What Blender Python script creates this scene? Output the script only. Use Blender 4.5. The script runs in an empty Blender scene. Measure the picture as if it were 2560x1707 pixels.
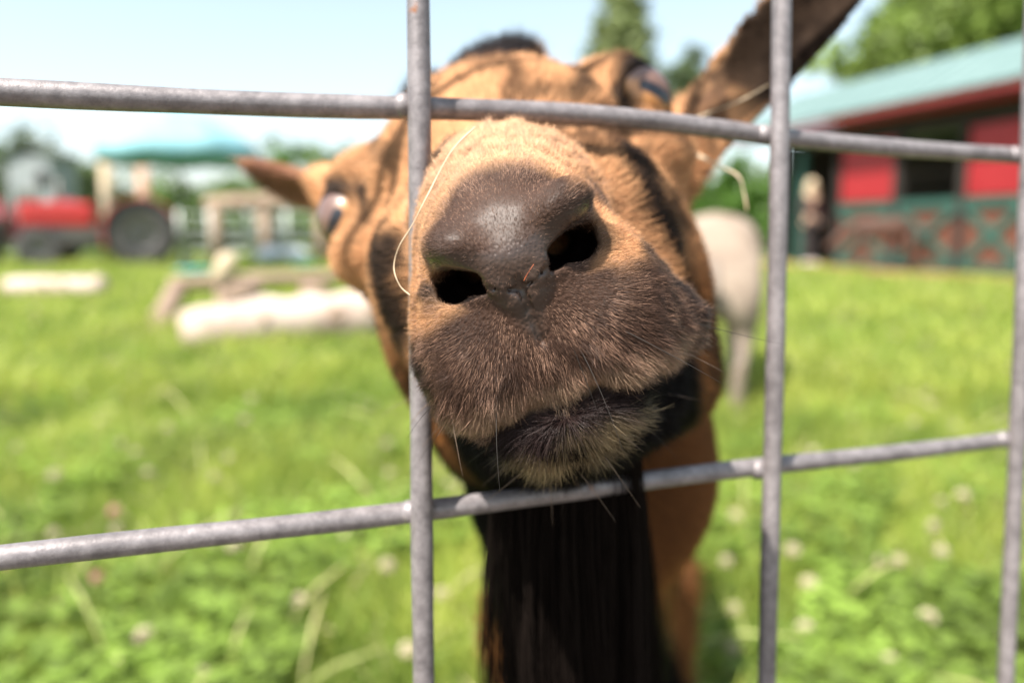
import bpy, bmesh, math, random
import numpy as np
from mathutils import Vector, Matrix

random.seed(7)
RNG = np.random.default_rng(11)
SC = bpy.context.scene

# ---------------------------------------------------------------- camera
PITCH = math.radians(7.9)
CAM_LOC = np.array([0.0, 0.0, 0.70])
CAM_R = np.array([1.0, 0.0, 0.0])
CAM_F = np.array([0.0, math.cos(PITCH), -math.sin(PITCH)])
CAM_U = np.array([0.0, math.sin(PITCH), math.cos(PITCH)])
cd = bpy.data.cameras.new('camera'); cam = bpy.data.objects.new('camera', cd); SC.collection.objects.link(cam)
cam.location = CAM_LOC; cam.rotation_euler = (math.radians(90) - PITCH, 0, 0)
cd.sensor_width = 36; cd.lens = 28; cd.clip_start = 0.01; cd.clip_end = 2000
cd.dof.use_dof = True; cd.dof.focus_distance = 0.158; cd.dof.aperture_fstop = 6.8; cd.dof.aperture_blades = 7
SC.camera = cam

# ---------------------------------------------------------------- sky, sun, exposure
SUN_DIR = Vector((-0.42, -0.46, 1.0)).normalized()
elev = math.asin(SUN_DIR.z); azim = math.atan2(SUN_DIR.x, SUN_DIR.y)
w = bpy.data.worlds.new('World'); SC.world = w; w.use_nodes = True
nt = w.node_tree; bg = nt.nodes['Background']
sky = nt.nodes.new('ShaderNodeTexSky'); sky.sky_type = 'NISHITA'; sky.sun_disc = False
sky.sun_elevation = elev; sky.sun_rotation = azim; sky.air_density = 1.0; sky.dust_density = 1.2; sky.ozone_density = 1.0
hs = nt.nodes.new('ShaderNodeHueSaturation'); hs.inputs['Hue'].default_value = 0.475; hs.inputs['Saturation'].default_value = 0.62; hs.inputs['Value'].default_value = 0.72   # thin summer haze whitens the blue
nt.links.new(sky.outputs[0], hs.inputs['Color']); nt.links.new(hs.outputs[0], bg.inputs[0]); bg.inputs[1].default_value = 0.15
sl = bpy.data.lights.new('sun', 'SUN'); sl.energy = 5.0; sl.angle = math.radians(0.5); sl.color = (1.0, 0.95, 0.87)
sun = bpy.data.objects.new('sun', sl); SC.collection.objects.link(sun)
sun.rotation_euler = SUN_DIR.to_track_quat('Z', 'Y').to_euler()
SC.view_settings.view_transform = 'Standard'; SC.view_settings.look = 'None'
SC.view_settings.gamma = 1.0; SC.view_settings.exposure = 1.25
SC.cycles.max_bounces = 6; SC.cycles.transparent_max_bounces = 12
SC.render.hair_type = 'STRIP' if hasattr(SC.render, 'hair_type') else 'STRAND'

# ---------------------------------------------------------------- helpers
COL = SC.collection

def tag(o, label=None, cat=None, group=None, kind=None):
    if label: o['label'] = label
    if cat: o['category'] = cat
    if group: o['group'] = group
    if kind: o['kind'] = kind
    return o

def empty(name, loc, label, cat, group=None):
    o = bpy.data.objects.new(name, None); o.location = loc; o.empty_display_size = 0.1; COL.objects.link(o)
    return tag(o, label, cat, group)

def put(o, parent=None):
    COL.objects.link(o)
    if parent is not None:
        o.parent = parent
        o.matrix_parent_inverse = Matrix.Translation(-Vector(parent.location))
    return o

def mesh_np(name, V, F, mat, parent=None, smooth=True, attrs=None):
    V = np.asarray(V, np.float32); F = np.asarray(F, np.int32); k = F.shape[1]
    me = bpy.data.meshes.new(name)
    me.vertices.add(len(V)); me.vertices.foreach_set('co', V.ravel())
    me.loops.add(F.size); me.loops.foreach_set('vertex_index', F.ravel())
    me.polygons.add(len(F)); me.polygons.foreach_set('loop_start', np.arange(0, F.size, k, dtype=np.int32))
    me.update(calc_edges=True)
    me.polygons.foreach_set('use_smooth', np.full(len(F), smooth))
    for an, (typ, arr) in (attrs or {}).items():
        a = me.attributes.new(an, typ, 'POINT')
        if typ == 'FLOAT_COLOR':
            c = np.ones((len(V), 4), np.float32); c[:, :3] = arr; a.data.foreach_set('color', c.ravel())
        else:
            a.data.foreach_set('value', np.asarray(arr, np.float32).ravel())
    me.materials.append(mat); me.validate()
    return put(bpy.data.objects.new(name, me), parent)

class MB:
    """collects simple solids in world metres and links them as one mesh"""
    def __init__(s): s.v = []; s.f = []
    def add(s, vs, fs):
        b = len(s.v); s.v += [tuple(p) for p in vs]; s.f += [tuple(i + b for i in q) for q in fs]; return s
    def box(s, c, size, rz=0.0, rx=0.0, ry=0.0):
        R = Matrix.Rotation(rz, 3, 'Z') @ Matrix.Rotation(ry, 3, 'Y') @ Matrix.Rotation(rx, 3, 'X')
        vs = [Vector(c) + R @ Vector((x * size[0] / 2, y * size[1] / 2, z * size[2] / 2)) for x in (-1, 1) for y in (-1, 1) for z in (-1, 1)]
        return s.add(vs, [(0, 1, 3, 2), (4, 6, 7, 5), (0, 4, 5, 1), (2, 3, 7, 6), (0, 2, 6, 4), (1, 5, 7, 3)])
    def tube(s, pts, rad, n=12, caps=True):
        pts = [Vector(p) for p in pts]
        if not hasattr(rad, '__len__'): rad = [rad] * len(pts)
        rings = []; prev = None
        for i, p in enumerate(pts):
            t = (pts[min(i + 1, len(pts) - 1)] - pts[max(i - 1, 0)]).normalized()
            if prev is None:
                a = t.orthogonal().normalized()
            else:
                a = (prev - t * prev.dot(t)).normalized()
            prev = a; b = t.cross(a)
            rings.append([p + (a * math.cos(2 * math.pi * j / n) + b * math.sin(2 * math.pi * j / n)) * rad[i] for j in range(n)])
        vs = [q for r in rings for q in r]; fs = []
        for i in range(len(pts) - 1):
            for j in range(n):
                fs.append((i * n + j, i * n + (j + 1) % n, (i + 1) * n + (j + 1) % n, (i + 1) * n + j))
        if caps:
            fs.append(tuple(range(n - 1, -1, -1))); fs.append(tuple((len(pts) - 1) * n + j for j in range(n)))
        return s.add(vs, fs)
    def ball(s, c, r, nu=16, nv=10, rz=0.0):
        if not hasattr(r, '__len__'): r = (r, r, r)
        vs = []; fs = []
        for i in range(nv + 1):
            th = math.pi * i / nv
            for j in range(nu):
                ph = 2 * math.pi * j / nu
                q = Vector((math.sin(th) * math.cos(ph) * r[0], math.sin(th) * math.sin(ph) * r[1], math.cos(th) * r[2]))
                q.rotate(Matrix.Rotation(rz, 3, 'Z')); vs.append(Vector(c) + q)
        for i in range(nv):
            for j in range(nu):
                fs.append((i * nu + j, (i + 1) * nu + j, (i + 1) * nu + (j + 1) % nu, i * nu + (j + 1) % nu))
        return s.add(vs, fs)
    def lathe(s, c, prof, n=24, axis='Z', rz=0.0):
        vs = []; fs = []
        for r, h in prof:
            for j in range(n):
                a = 2 * math.pi * j / n
                q = Vector((r * math.cos(a), r * math.sin(a), h))
                if axis == 'X': q = Vector((q.z, q.x, q.y))
                q.rotate(Matrix.Rotation(rz, 3, 'Z')); vs.append(Vector(c) + q)
        for i in range(len(prof) - 1):
            for j in range(n):
                fs.append((i * n + j, i * n + (j + 1) % n, (i + 1) * n + (j + 1) % n, (i + 1) * n + j))
        return s.add(vs, fs)
    def build(s, name, mat, parent=None, smooth=False, bevel=0.0):
        me = bpy.data.meshes.new(name); me.from_pydata([tuple(p) for p in s.v], [], s.f)
        bm = bmesh.new(); bm.from_mesh(me); bmesh.ops.remove_doubles(bm, verts=bm.verts, dist=1e-6); bmesh.ops.recalc_face_normals(bm, faces=bm.faces); bm.to_mesh(me); bm.free()
        me.update(); me.materials.append(mat)
        if smooth: me.polygons.foreach_set('use_smooth', [True] * len(me.polygons))
        o = put(bpy.data.objects.new(name, me), parent)
        if bevel:
            m = o.modifiers.new('bevel', 'BEVEL'); m.width = bevel; m.segments = 2; m.limit_method = 'ANGLE'
        return o

def new_mat(name):
    m = bpy.data.materials.new(name); m.use_nodes = True
    return m, m.node_tree, m.node_tree.nodes['Principled BSDF']

def noise_mat(name, c0, c1, scale=8.0, rough=0.7, metal=0.0, bump=0.0, stretch=None, c2=None, detail=6.0, spec=0.5, wave=None):
    m, t, b = new_mat(name)
    tc = t.nodes.new('ShaderNodeTexCoord'); mp = t.nodes.new('ShaderNodeMapping'); t.links.new(tc.outputs['Object'], mp.inputs[0])
    if stretch: mp.inputs['Scale'].default_value = stretch
    n = t.nodes.new('ShaderNodeTexNoise'); n.inputs['Scale'].default_value = scale; n.inputs['Detail'].default_value = detail; n.inputs['Roughness'].default_value = 0.62
    t.links.new(mp.outputs[0], n.inputs['Vector'])
    r = t.nodes.new('ShaderNodeValToRGB'); t.links.new(n.outputs['Fac'], r.inputs[0])
    r.color_ramp.elements[0].position = 0.32; r.color_ramp.elements[0].color = (*c0, 1)
    r.color_ramp.elements[1].position = 0.68; r.color_ramp.elements[1].color = (*c1, 1)
    if c2:
        e = r.color_ramp.elements.new(0.5); e.color = (*c2, 1)
    t.links.new(r.outputs[0], b.inputs['Base Color'])
    b.inputs['Roughness'].default_value = rough; b.inputs['Metallic'].default_value = metal; b.inputs['Specular IOR Level'].default_value = spec
    if bump:
        bp = t.nodes.new('ShaderNodeBump'); bp.inputs['Strength'].default_value = bump; bp.inputs['Distance'].default_value = 0.02
        t.links.new(n.outputs['Fac'], bp.inputs['Height']); t.links.new(bp.outputs[0], b.inputs['Normal'])
    return m

def attr_mat(name, rough=0.5, spec=0.4, trans=0.0, noise=0.0, wet=False):
    m, t, b = new_mat(name)
    a = t.nodes.new('ShaderNodeAttribute'); a.attribute_name = 'coat'
    src = a.outputs['Color']
    b.inputs['Roughness'].default_value = rough; b.inputs['Specular IOR Level'].default_value = spec
    if noise:
        tc = t.nodes.new('ShaderNodeTexCoord'); n = t.nodes.new('ShaderNodeTexNoise'); n.inputs['Scale'].default_value = noise; n.inputs['Detail'].default_value = 5
        t.links.new(tc.outputs['Object'], n.inputs['Vector'])
        mr = t.nodes.new('ShaderNodeMapRange'); mr.inputs[1].default_value = 0.3; mr.inputs[2].default_value = 0.7; mr.inputs[3].default_value = 0.6; mr.inputs[4].default_value = 1.3
        t.links.new(n.outputs['Fac'], mr.inputs[0])
        mx = t.nodes.new('ShaderNodeVectorMath'); mx.operation = 'SCALE'; t.links.new(src, mx.inputs[0]); t.links.new(mr.outputs[0], mx.inputs['Scale'])
        src = mx.outputs[0]
    # black pigment hair is much less glossy than the pale hair
    sx = t.nodes.new('ShaderNodeSeparateColor'); t.links.new(a.outputs['Color'], sx.inputs[0])
    sr = t.nodes.new('ShaderNodeMapRange'); sr.inputs[1].default_value = 0.008; sr.inputs[2].default_value = 0.035; sr.inputs[3].default_value = 0.02; sr.inputs[4].default_value = spec
    t.links.new(sx.outputs[0], sr.inputs[0]); t.links.new(sr.outputs[0], b.inputs['Specular IOR Level'])
    t.links.new(src, b.inputs['Base Color'])
    if wet:
        wa = t.nodes.new('ShaderNodeAttribute'); wa.attribute_name = 'wet'
        mr = t.nodes.new('ShaderNodeMapRange'); mr.inputs[3].default_value = rough; mr.inputs[4].default_value = 0.36
        t.links.new(wa.outputs['Fac'], mr.inputs[0]); t.links.new(mr.outputs[0], b.inputs['Roughness'])
        t.links.new(wa.outputs['Fac'], b.inputs['Coat Weight']); b.inputs['Coat Roughness'].default_value = 0.40
        tc = t.nodes.new('ShaderNodeTexCoord')
        vo = t.nodes.new('ShaderNodeTexVoronoi'); vo.inputs['Scale'].default_value = 1300; vo.feature = 'SMOOTH_F1'
        n2 = t.nodes.new('ShaderNodeTexNoise'); n2.inputs['Scale'].default_value = 450; n2.inputs['Detail'].default_value = 4
        t.links.new(tc.outputs['Object'], vo.inputs['Vector']); t.links.new(tc.outputs['Object'], n2.inputs['Vector'])
        ad = t.nodes.new('ShaderNodeMath'); ad.operation = 'ADD'; t.links.new(vo.outputs['Distance'], ad.inputs[0]); t.links.new(n2.outputs['Fac'], ad.inputs[1])
        bp = t.nodes.new('ShaderNodeBump'); bp.inputs['Distance'].default_value = 0.0004; bp.inputs['Strength'].default_value = 0.8
        t.links.new(ad.outputs[0], bp.inputs['Height']); t.links.new(bp.outputs[0], b.inputs['Normal'])
    if trans:
        tr = t.nodes.new('ShaderNodeBsdfTranslucent'); t.links.new(src, tr.inputs['Color'])
        mx = t.nodes.new('ShaderNodeMixShader'); mx.inputs[0].default_value = trans
        t.links.new(b.outputs[0], mx.inputs[1]); t.links.new(tr.outputs[0], mx.inputs[2])
        t.links.new(mx.outputs[0], t.nodes['Material Output'].inputs['Surface'])
    return m
# ---------------------------------------------------------------- goat shape (signed distance, head frame, centimetres)
T_HEAD = np.array([0.00118316, 0.01186767, 0.15418992])
R_HEAD = np.array([[0.94542482, -0.32086668, -0.05671408], [0.316822, 0.94589297, -0.07007358], [0.07612973, 0.04828104, 0.99592831]])
_u, _s, _v = np.linalg.svd(R_HEAD); R_HEAD = _u @ _v
FLIP = np.diag([1, 1, -1.0])

def head_to_world(P):
    """head frame (x across, y up the face, z out of the nose; cm) -> world metres"""
    c = ((np.asarray(P, float) / 100) @ R_HEAD.T) @ FLIP + T_HEAD
    return CAM_LOC + c[..., 0:1] * CAM_R + c[..., 1:2] * CAM_U + c[..., 2:3] * CAM_F

def dir_to_world(D):
    c = (np.asarray(D, float) @ R_HEAD.T) @ FLIP
    return c[..., 0:1] * CAM_R + c[..., 1:2] * CAM_U + c[..., 2:3] * CAM_F

def world_to_head(P):
    q = np.asarray(P, float) - CAM_LOC
    c = np.stack([q @ CAM_R, q @ CAM_U, q @ CAM_F], -1)
    return ((c - T_HEAD) @ FLIP) @ R_HEAD * 100

def nrm(v):
    v = np.asarray(v, float); return v / np.linalg.norm(v)

PR = []   # (kind, data, k, sign, bbox)

def ell(c, r, k=0.6, sub=False, axes=None, bend=0.0):
    c = np.array(c, float); r = np.array(r, float)
    A = np.eye(3) if axes is None else np.array(axes, float)      # rows = local axes
    ext = np.abs(A.T) @ r + abs(bend) * r[1] ** 2
    PR.append(('e', (c, r, A, bend), k, sub, (c - ext, c + ext)))

def cap(a, b, ra, rb, k=0.6, sub=False, sc=(1, 1, 1)):
    a = np.array(a, float); b = np.array(b, float); sc = np.array(sc, float)
    e = np.array([max(ra, rb)] * 3) * sc
    PR.append(('c', (a / sc, b / sc, ra, rb, sc), k, sub, (np.minimum(a, b) - e, np.maximum(a, b) + e)))

def mir(fn, *pts, **kw):
    for s in (1, -1):
        fn(*[(np.array(p, float) * (s, 1, 1)) if (isinstance(p, tuple) and len(p) == 3 and i < (2 if fn is cap else 1)) else p for i, p in enumerate(pts)], **kw)

def prim_d(kind, data, X, Y, Z):
    f4 = np.float32
    if kind == 'e':
        c, r, A, bend = data
        x = X - f4(c[0]); y = Y - f4(c[1]); z = Z - f4(c[2])
        q = [f4(A[i, 0]) * x + f4(A[i, 1]) * y + f4(A[i, 2]) * z for i in range(3)]
        if bend: q[2] = q[2] - f4(bend) * q[1] ** 2
        k0 = np.sqrt(sum((q[i] / f4(r[i])) ** 2 for i in range(3)))
        k1 = np.sqrt(sum((q[i] / f4(r[i] ** 2)) ** 2 for i in range(3)))
        return k0 * (k0 - 1) / (k1 + f4(1e-6))
    a, b, ra, rb, sc = data
    ab = b - a; L = float(ab @ ab)
    x = X / f4(sc[0]) - f4(a[0]); y = Y / f4(sc[1]) - f4(a[1]); z = Z / f4(sc[2]) - f4(a[2])
    t = np.clip((x * f4(ab[0]) + y * f4(ab[1]) + z * f4(ab[2])) / f4(L), 0, 1)
    d = np.sqrt((x - t * f4(ab[0])) ** 2 + (y - t * f4(ab[1])) ** 2 + (z - t * f4(ab[2])) ** 2)
    return (d - (f4(ra) + t * f4(rb - ra))) * f4(min(sc))

def blend(D, d, k, sub):
    if sub:
        h = np.clip(0.5 - 0.5 * (D + d) / k, 0, 1)
        return D + (-d - D) * h + k * h * (1 - h)
    h = np.clip(0.5 + 0.5 * (d - D) / k, 0, 1)
    return d + (D - d) * h - k * h * (1 - h)

def sdf_points(P):
    X, Y, Z = [P[:, i].astype(np.float32) for i in range(3)]
    D = np.full(len(P), 50, np.float32)
    for kind, data, k, sub, bb in PR:
        D = blend(D, prim_d(kind, data, X, Y, Z), np.float32(k), sub)
    return D

# skull and muzzle
ell((0, 3.7, -16.0), (4.7, 4.8, 5.0), 1.0)
ell((0, 4.1, -12.8), (4.6, 3.4, 3.6), 1.4)
cap((0, 2.2, -11.5), (0, 1.25, -4.2), 3.3, 2.35, 1.2, sc=(0.95, 1, 1))
cap((0, 1.3, -4.6), (0, 0.95, -2.3), 2.35, 1.75, 0.8)
ell((0, -0.35, -2.5), (2.55, 2.4, 2.3), 0.9)
ell((1.60, -1.25, -2.9), (1.5, 1.6, 2.4), 0.7)
ell((2.45, -1.95, -3.6), (1.25, 0.80, 1.6), 0.6)
ell((-1.4, -1.2, -2.7), (1.45, 1.65, 2.2), 0.7)
mir(cap, (1.75, -1.4, -4.2), (2.4, -1.0, -8.5), 1.3, 1.75, 0.9)
mir(ell, (2.6, 1.2, -10.0), (2.2, 2.4, 3.8), 1.4)
mir(ell, (3.3, -0.7, -13.6), (2.6, 4.6, 3.8), 1.6)
mir(ell, (4.5, 2.9, -13.6), (2.2, 1.5, 3.0), 1.0)
EYE = {1: np.array([5.40, 4.90, -13.35]), -1: np.array([-5.65, 4.35, -13.35])}; EYE_R = 1.2
for s in (1, -1):
    ell(EYE[s] + np.array([-.45 * s, 0, -.45]), (1.72, 1.62, 1.75), 0.6)
mir(ell, (4.3, 5.8, -14.2), (1.7, 0.9, 1.7), 0.7)
cap((-1.5, -1.75, -1.65), (1.5, -1.75, -1.65), 1.0, 1.0, 0.7)
# lower jaw, chin
mir(cap, (0.75, -3.25, -2.8), (2.9, -4.4, -12.5), 0.75, 2.2, 0.9)
cap((0, -3.3, -2.8), (0, -5.0, -12), 0.8, 2.3, 0.9)
ell((0, -3.1, -2.0), (1.4, 0.55, 1.15), 0.5)
# nose tip: wings, pad between them
for s in (1, -1):
    cap((2.15 * s, 1.75, -2.3), (2.12 * s, 0.75, -1.75), 0.20, 0.16, 0.35, sub=True)
    ell(((1.10 if s > 0 else 0.98) * s, 1.05, -0.72), (0.86 if s > 0 else 0.74, 0.52, 0.94), 0.32, axes=np.array([nrm((1, 0.38 * s, -0.35)), nrm((-0.38 * s, 1, 0)), nrm((0.35, 0, 1))]))
ell((0, 0.75, -0.85), (1.15, 1.1, 0.8), 0.5)
ell((0, 0.42, -0.50), (0.95, 0.55, 0.62), 0.45)
ell((0, -0.15, -0.75), (0.55, 0.6, 0.62), 0.3)
# nostrils (crescents hooked round the wing), philtrum, mouth slit
for s in (1, -1):
    ax = np.array([nrm((1, 0.42 * s, 0.0)), nrm((-0.42 * s, 1, 0)), (0, 0, 1)])
    ell((1.10 * s, 0.32, -0.65), (0.80, 0.265, 1.2), 0.10, sub=True, axes=ax)
    ell((1.34 * s, 0.25, -0.9), (0.38, 0.31, 1.1), 0.14, sub=True)
    cap((1.1 * s, 0.3, -0.9), (0.9 * s, 0.7, -3.2), 0.33, 0.3, 0.2, sub=True)
for q in ((.2, -.34), (-.2, -.36), (.34, -.04), (-.36, -.02), (.02, .12), (.52, .2), (-.5, .18)): ell((q[0], q[1], -.24 + .13 * (q[1] > -.3)), (.18, .16, .15), 0.18)
gp = [(0, .02, .10), (0.0, -.2, -.05), (.02, -.4, -.07), (.02, -.6, -.17), (.03, -.9, -.26), (.05, -1.3, -.36)]
for a, b in zip(gp[:-1], gp[1:]): cap(a, b, 0.085, 0.085, 0.05, sub=True)
for s in (1, -1): cap((0, -.2, -.05), (.55 * s, .03, -.02), 0.045, 0.045, 0.05, sub=True)
for s in (1, -1):
    cap((0, -2.68, -0.6), (1.9 * s, -2.72, -1.5), 0.09, 0.09, 0.35, sub=True)
    cap((1.9 * s, -2.72, -1.5), (3.5 * s, -2.5, -4.8), 0.09, 0.12, 0.35, sub=True)
# hollows: beside the nasal bridge, eye openings

for s in (1, -1):
    ax = np.array([nrm((0.42 * s, 0.08, 0.90)), nrm((-0.90 * s, 0.25, 0.42)), (0, 0, 0)]); ax[2] = np.cross(ax[0], ax[1]); ax[1] = np.cross(ax[2], ax[0])
    ell(EYE[s] + ax[0] * 1.12, (1.0, 0.98, 0.74), 0.16, sub=True, axes=ax)
# horn buds
ell((1.0, 8.2, -16.2), (1.9, 0.9, 1.5), 0.6)
ell((-1.7, 8.1, -17.6), (1.3, 1.1, 1.4), 0.5)
# ears
def ear(base, tip, w, facing, bend, th=0.32):
    base = np.array(base, float); tip = np.array(tip, float)
    a = nrm(tip - base); n = np.array(facing, float); n = nrm(n - a * (n @ a)); b = np.cross(n, a)
    L = np.linalg.norm(tip - base)
    ell(base + a * L * 0.52, (L * 0.52, w, th), 0.5, axes=np.array([a, b, n]), bend=bend)
    cap(base - a * 1.2, base + a * L * 0.25, 1.5, 1.0, 0.8)
ear((6.0, 2.5, -16.2), (17.3, 8.8, -18.0), 1.6, (-0.25, 0.1, 1), 0.30)
ear((-5.4, 5.2, -16.4), (-12.3, 10.3, -24.5), 1.35, (-0.75, -0.55, 0.45), 0.28)
# neck, trunk and legs of the standing goat (world metres -> head frame)
def w2h(p): return tuple(world_to_head(np.array(p, float)))
def wcap(a, b, ra, rb, k=3.0): cap(w2h(a), w2h(b), ra, rb, k)
wcap((0.028, 0.34, 0.665), (0.036, 0.36, 0.59), 4.9, 5.0, 2.5)
wcap((0.036, 0.36, 0.59), (0.042, 0.50, 0.435), 5.0, 5.6, 3.0)
wcap((0.042, 0.50, 0.435), (0.058, 0.64, 0.41), 5.6, 6.6, 3.0)
wcap((0.058, 0.64, 0.41), (0.11, 1.25, 0.44), 6.8, 9.0, 3.0)
wcap((0.10, 0.95, 0.40), (0.11, 1.18, 0.42), 10.0, 9.5, 3.0)
for sx in (-0.055, 0.055):
    wcap((0.075 + sx, 0.70, 0.38), (0.075 + sx * 1.1, 0.69, 0.19), 4.2, 2.9, 2.0)
    wcap((0.075 + sx * 1.1, 0.69, 0.19), (0.075 + sx * 1.1, 0.70, 0.035), 2.7, 2.3, 1.0)
    wcap((0.12 + sx, 1.22, 0.40), (0.12 + sx * 1.2, 1.18, 0.27), 6.0, 3.8, 2.0)
    wcap((0.12 + sx * 1.2, 1.18, 0.27), (0.12 + sx * 1.2, 1.30, 0.18), 3.4, 2.6, 1.0)
    wcap((0.12 + sx * 1.2, 1.30, 0.18), (0.12 + sx * 1.2, 1.28, 0.035), 2.5, 2.3, 1.0)
wcap((0.115, 1.31, 0.50), (0.115, 1.37, 0.56), 2.6, 2.0, 1.0)

# skin and fur give way round the fence wires they press against
FP = np.array([-0.02352194, 0.0569903, 0.19232172]); FX = np.array([0.92129821, 0.03546688, 0.38723598]); FY = np.array([-0.00623867, 0.99705183, -0.07647698]); FZ = np.cross(FX, FY)
FW, FH = 0.10885086, 0.100
def c2w(c): c = np.asarray(c, float); return CAM_LOC + CAM_R * c[0] + CAM_U * c[1] + CAM_F * c[2]
WIRES = []
for (u0, v0, u1, v1, dz) in ((0, -.12, 0, .02, -.0024), (-.3, 0, 1.3, 0, .0024), (-.2, -.1, 1.2, -.1, .0024)):
    a = world_to_head(c2w(FP + FX * u0 * (FW if v0 == v1 else 1) + FY * v0 + FZ * dz)[None])[0]; b = world_to_head(c2w(FP + FX * u1 * (FW if v0 == v1 else 1) + FY * v1 + FZ * dz)[None])[0]
    WIRES.append((a, b)); wr = 0.36 if dz > 0 and v0 == 0 else 0.48; cap(tuple(a), tuple(b), wr, wr, 0.35, sub=True)

def axis_steps(*segs):
    out = [segs[0][0]]
    for a, b, h in segs:
        n = max(1, int(round(abs(b - a) / h))); out += list(np.linspace(a, b, n + 1)[1:])
    return np.array(out, np.float32)
# ---------------------------------------------------------------- end goat shape
# ================================================================ the field
def ground_z(x, y): return 0.0

m_ground = noise_mat('turf_soil', (0.040, 0.065, 0.012), (0.15, 0.19, 0.035), 2.2, 0.95, c2=(0.09, 0.135, 0.022), bump=0.4)
g = 260
gm = bpy.data.meshes.new('ground'); N = 60
xs = np.linspace(-g, g, N + 1); V = [(x, y, 0) for y in np.linspace(-g / 2, 2 * g, N + 1) for x in xs]
gm.from_pydata(V, [], [(i * (N + 1) + j, i * (N + 1) + j + 1, (i + 1) * (N + 1) + j + 1, (i + 1) * (N + 1) + j) for i in range(N) for j in range(N)])
gm.materials.append(m_ground); go = put(bpy.data.objects.new('ground', gm)); tag(go, kind='structure')

m_dirt = noise_mat('orange_dirt', (0.28, 0.12, 0.05), (0.42, 0.22, 0.11), 2.5, 0.95, bump=0.3)
# bare strip of earth along the barn front (hugs the wall line)
WP = Vector((6.17, 17.8, 0)); WU = Vector((-0.28, 0.96, 0)).normalized(); WN = Vector((-0.96, -0.28, 0)).normalized()
bm_ = []
for i in range(25):
    s = -11.5 + i * 0.6; e = 1.7 + 0.3 * math.sin(i * 1.7) + 0.2 * math.sin(i * 0.6)
    a = WP + WU * s - WN * 0.2; b = WP + WU * s + WN * e; bm_.append((a, b))
V = [(p.x, p.y, 0.004) for ab in bm_ for p in ab]
dm = bpy.data.meshes.new('dirt_path'); dm.from_pydata(V, [], [(2 * i, 2 * i + 1, 2 * i + 3, 2 * i + 2) for i in range(24)]); dm.materials.append(m_dirt)
tag(put(bpy.data.objects.new('dirt_path', dm)), kind='structure')

# unseen brown ground added before the fence to cut green bounce light
m_bounce = noise_mat('bounce_ground_brown', (0.085, 0.066, 0.052), (0.15, 0.12, 0.095), 6, 0.95, bump=0.4)
tm = bpy.data.meshes.new('bounce_ground'); tm.from_pydata([(-14, -9, .004), (14, -9, .004), (14, 1.15 + 4.2, .004), (.9, .62, .004), (0, .30, .004), (-14, -4.0, .004)], [], [(0, 1, 2, 3, 4, 5)]); tm.materials.append(m_bounce)
tag(put(bpy.data.objects.new('bounce_ground', tm)), kind='structure')

m_blade = attr_mat('grass_blade', 0.55, 0.30, trans=0.45)

def fan(n, ymin, ymax, power, xpad=0.9):
    u = RNG.random(n); y = ymin * (ymax / ymin) ** (u ** power)
    hw = 0.68 * y + xpad; x = (RNG.random(n) * 2 - 1) * hw
    return x, y

def patch(x, y, s, seed):
    r = np.random.default_rng(seed); v = 0
    for k in range(6):
        a = r.random() * 6.28; f = s * (0.6 + r.random() * 1.6); v = v + np.sin(x * math.cos(a) * f + y * math.sin(a) * f + r.random() * 6.28)
    return v / 3.2

def blades(n, ymin, ymax, power, h0, w0, dens_pow=1.0):
    x, y = fan(n, ymin, ymax, power)
    keep = ~((x > 6.17 - (y - 17.8) * 0.29 - 1.7) & (y > 6))
    keep &= y > .42 + .36 * x
    x, y = x[keep], y[keep]; n = len(x)
    p = patch(x, y, 3.0, 5); p2 = patch(x, y, 9.0, 6)
    h = h0 * (0.55 + 0.75 * RNG.random(n)) * (1 + 0.35 * np.clip(p, -1, 1)); wd = w0 * (0.6 + 0.8 * RNG.random(n)) * (1 + 0.10 * np.clip(y - 3, 0, 12))
    a = RNG.random(n) * 6.28; lean = (0.25 + 0.9 * RNG.random(n) ** 1.5) * h; la = RNG.random(n) * 6.28
    dx, dy = np.cos(a) * wd / 2, np.sin(a) * wd / 2; lx, ly = np.cos(la) * lean, np.sin(la) * lean
    z0 = np.zeros(n)
    P = np.stack([np.stack([x - dx, y - dy, z0], 1), np.stack([x + dx, y + dy, z0], 1),
                  np.stack([x + dx * .85 + lx * .4, y + dy * .85 + ly * .4, h * .62], 1), np.stack([x - dx * .85 + lx * .4, y - dy * .85 + ly * .4, h * .62], 1),
                  np.stack([x + dx * .1 + lx, y + dy * .1 + ly, h], 1), np.stack([x - dx * .1 + lx, y - dy * .1 + ly, h], 1)], 1)
    base = np.array([0.310, 0.410, 0.065]); yel = np.array([0.50, 0.54, 0.11]); drk = np.array([0.060, 0.140, 0.015]); dry = np.array([0.50, 0.43, 0.22])
    t = np.clip(0.60 + 0.40 * p + 0.38 * RNG.standard_normal(n), 0, 1)[:, None]; d = np.clip(0.35 + 0.5 * p2 + 0.3 * RNG.standard_normal(n), 0, 1)[:, None]
    c = (base * (1 - t) + yel * t) * (1 - 0.75 * d) + drk * 0.75 * d
    isd = RNG.random(n) < 0.05; c[isd] = dry * (0.7 + 0.5 * RNG.random(isd.sum()))[:, None]
    Cc = np.repeat(c[:, None, :], 6, 1)
    F = (np.arange(n)[:, None, None] * 6 + np.array([[0, 1, 2, 3], [3, 2, 4, 5]])).reshape(-1, 4)
    return P.reshape(-1, 3), F, Cc.reshape(-1, 3)

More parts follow.
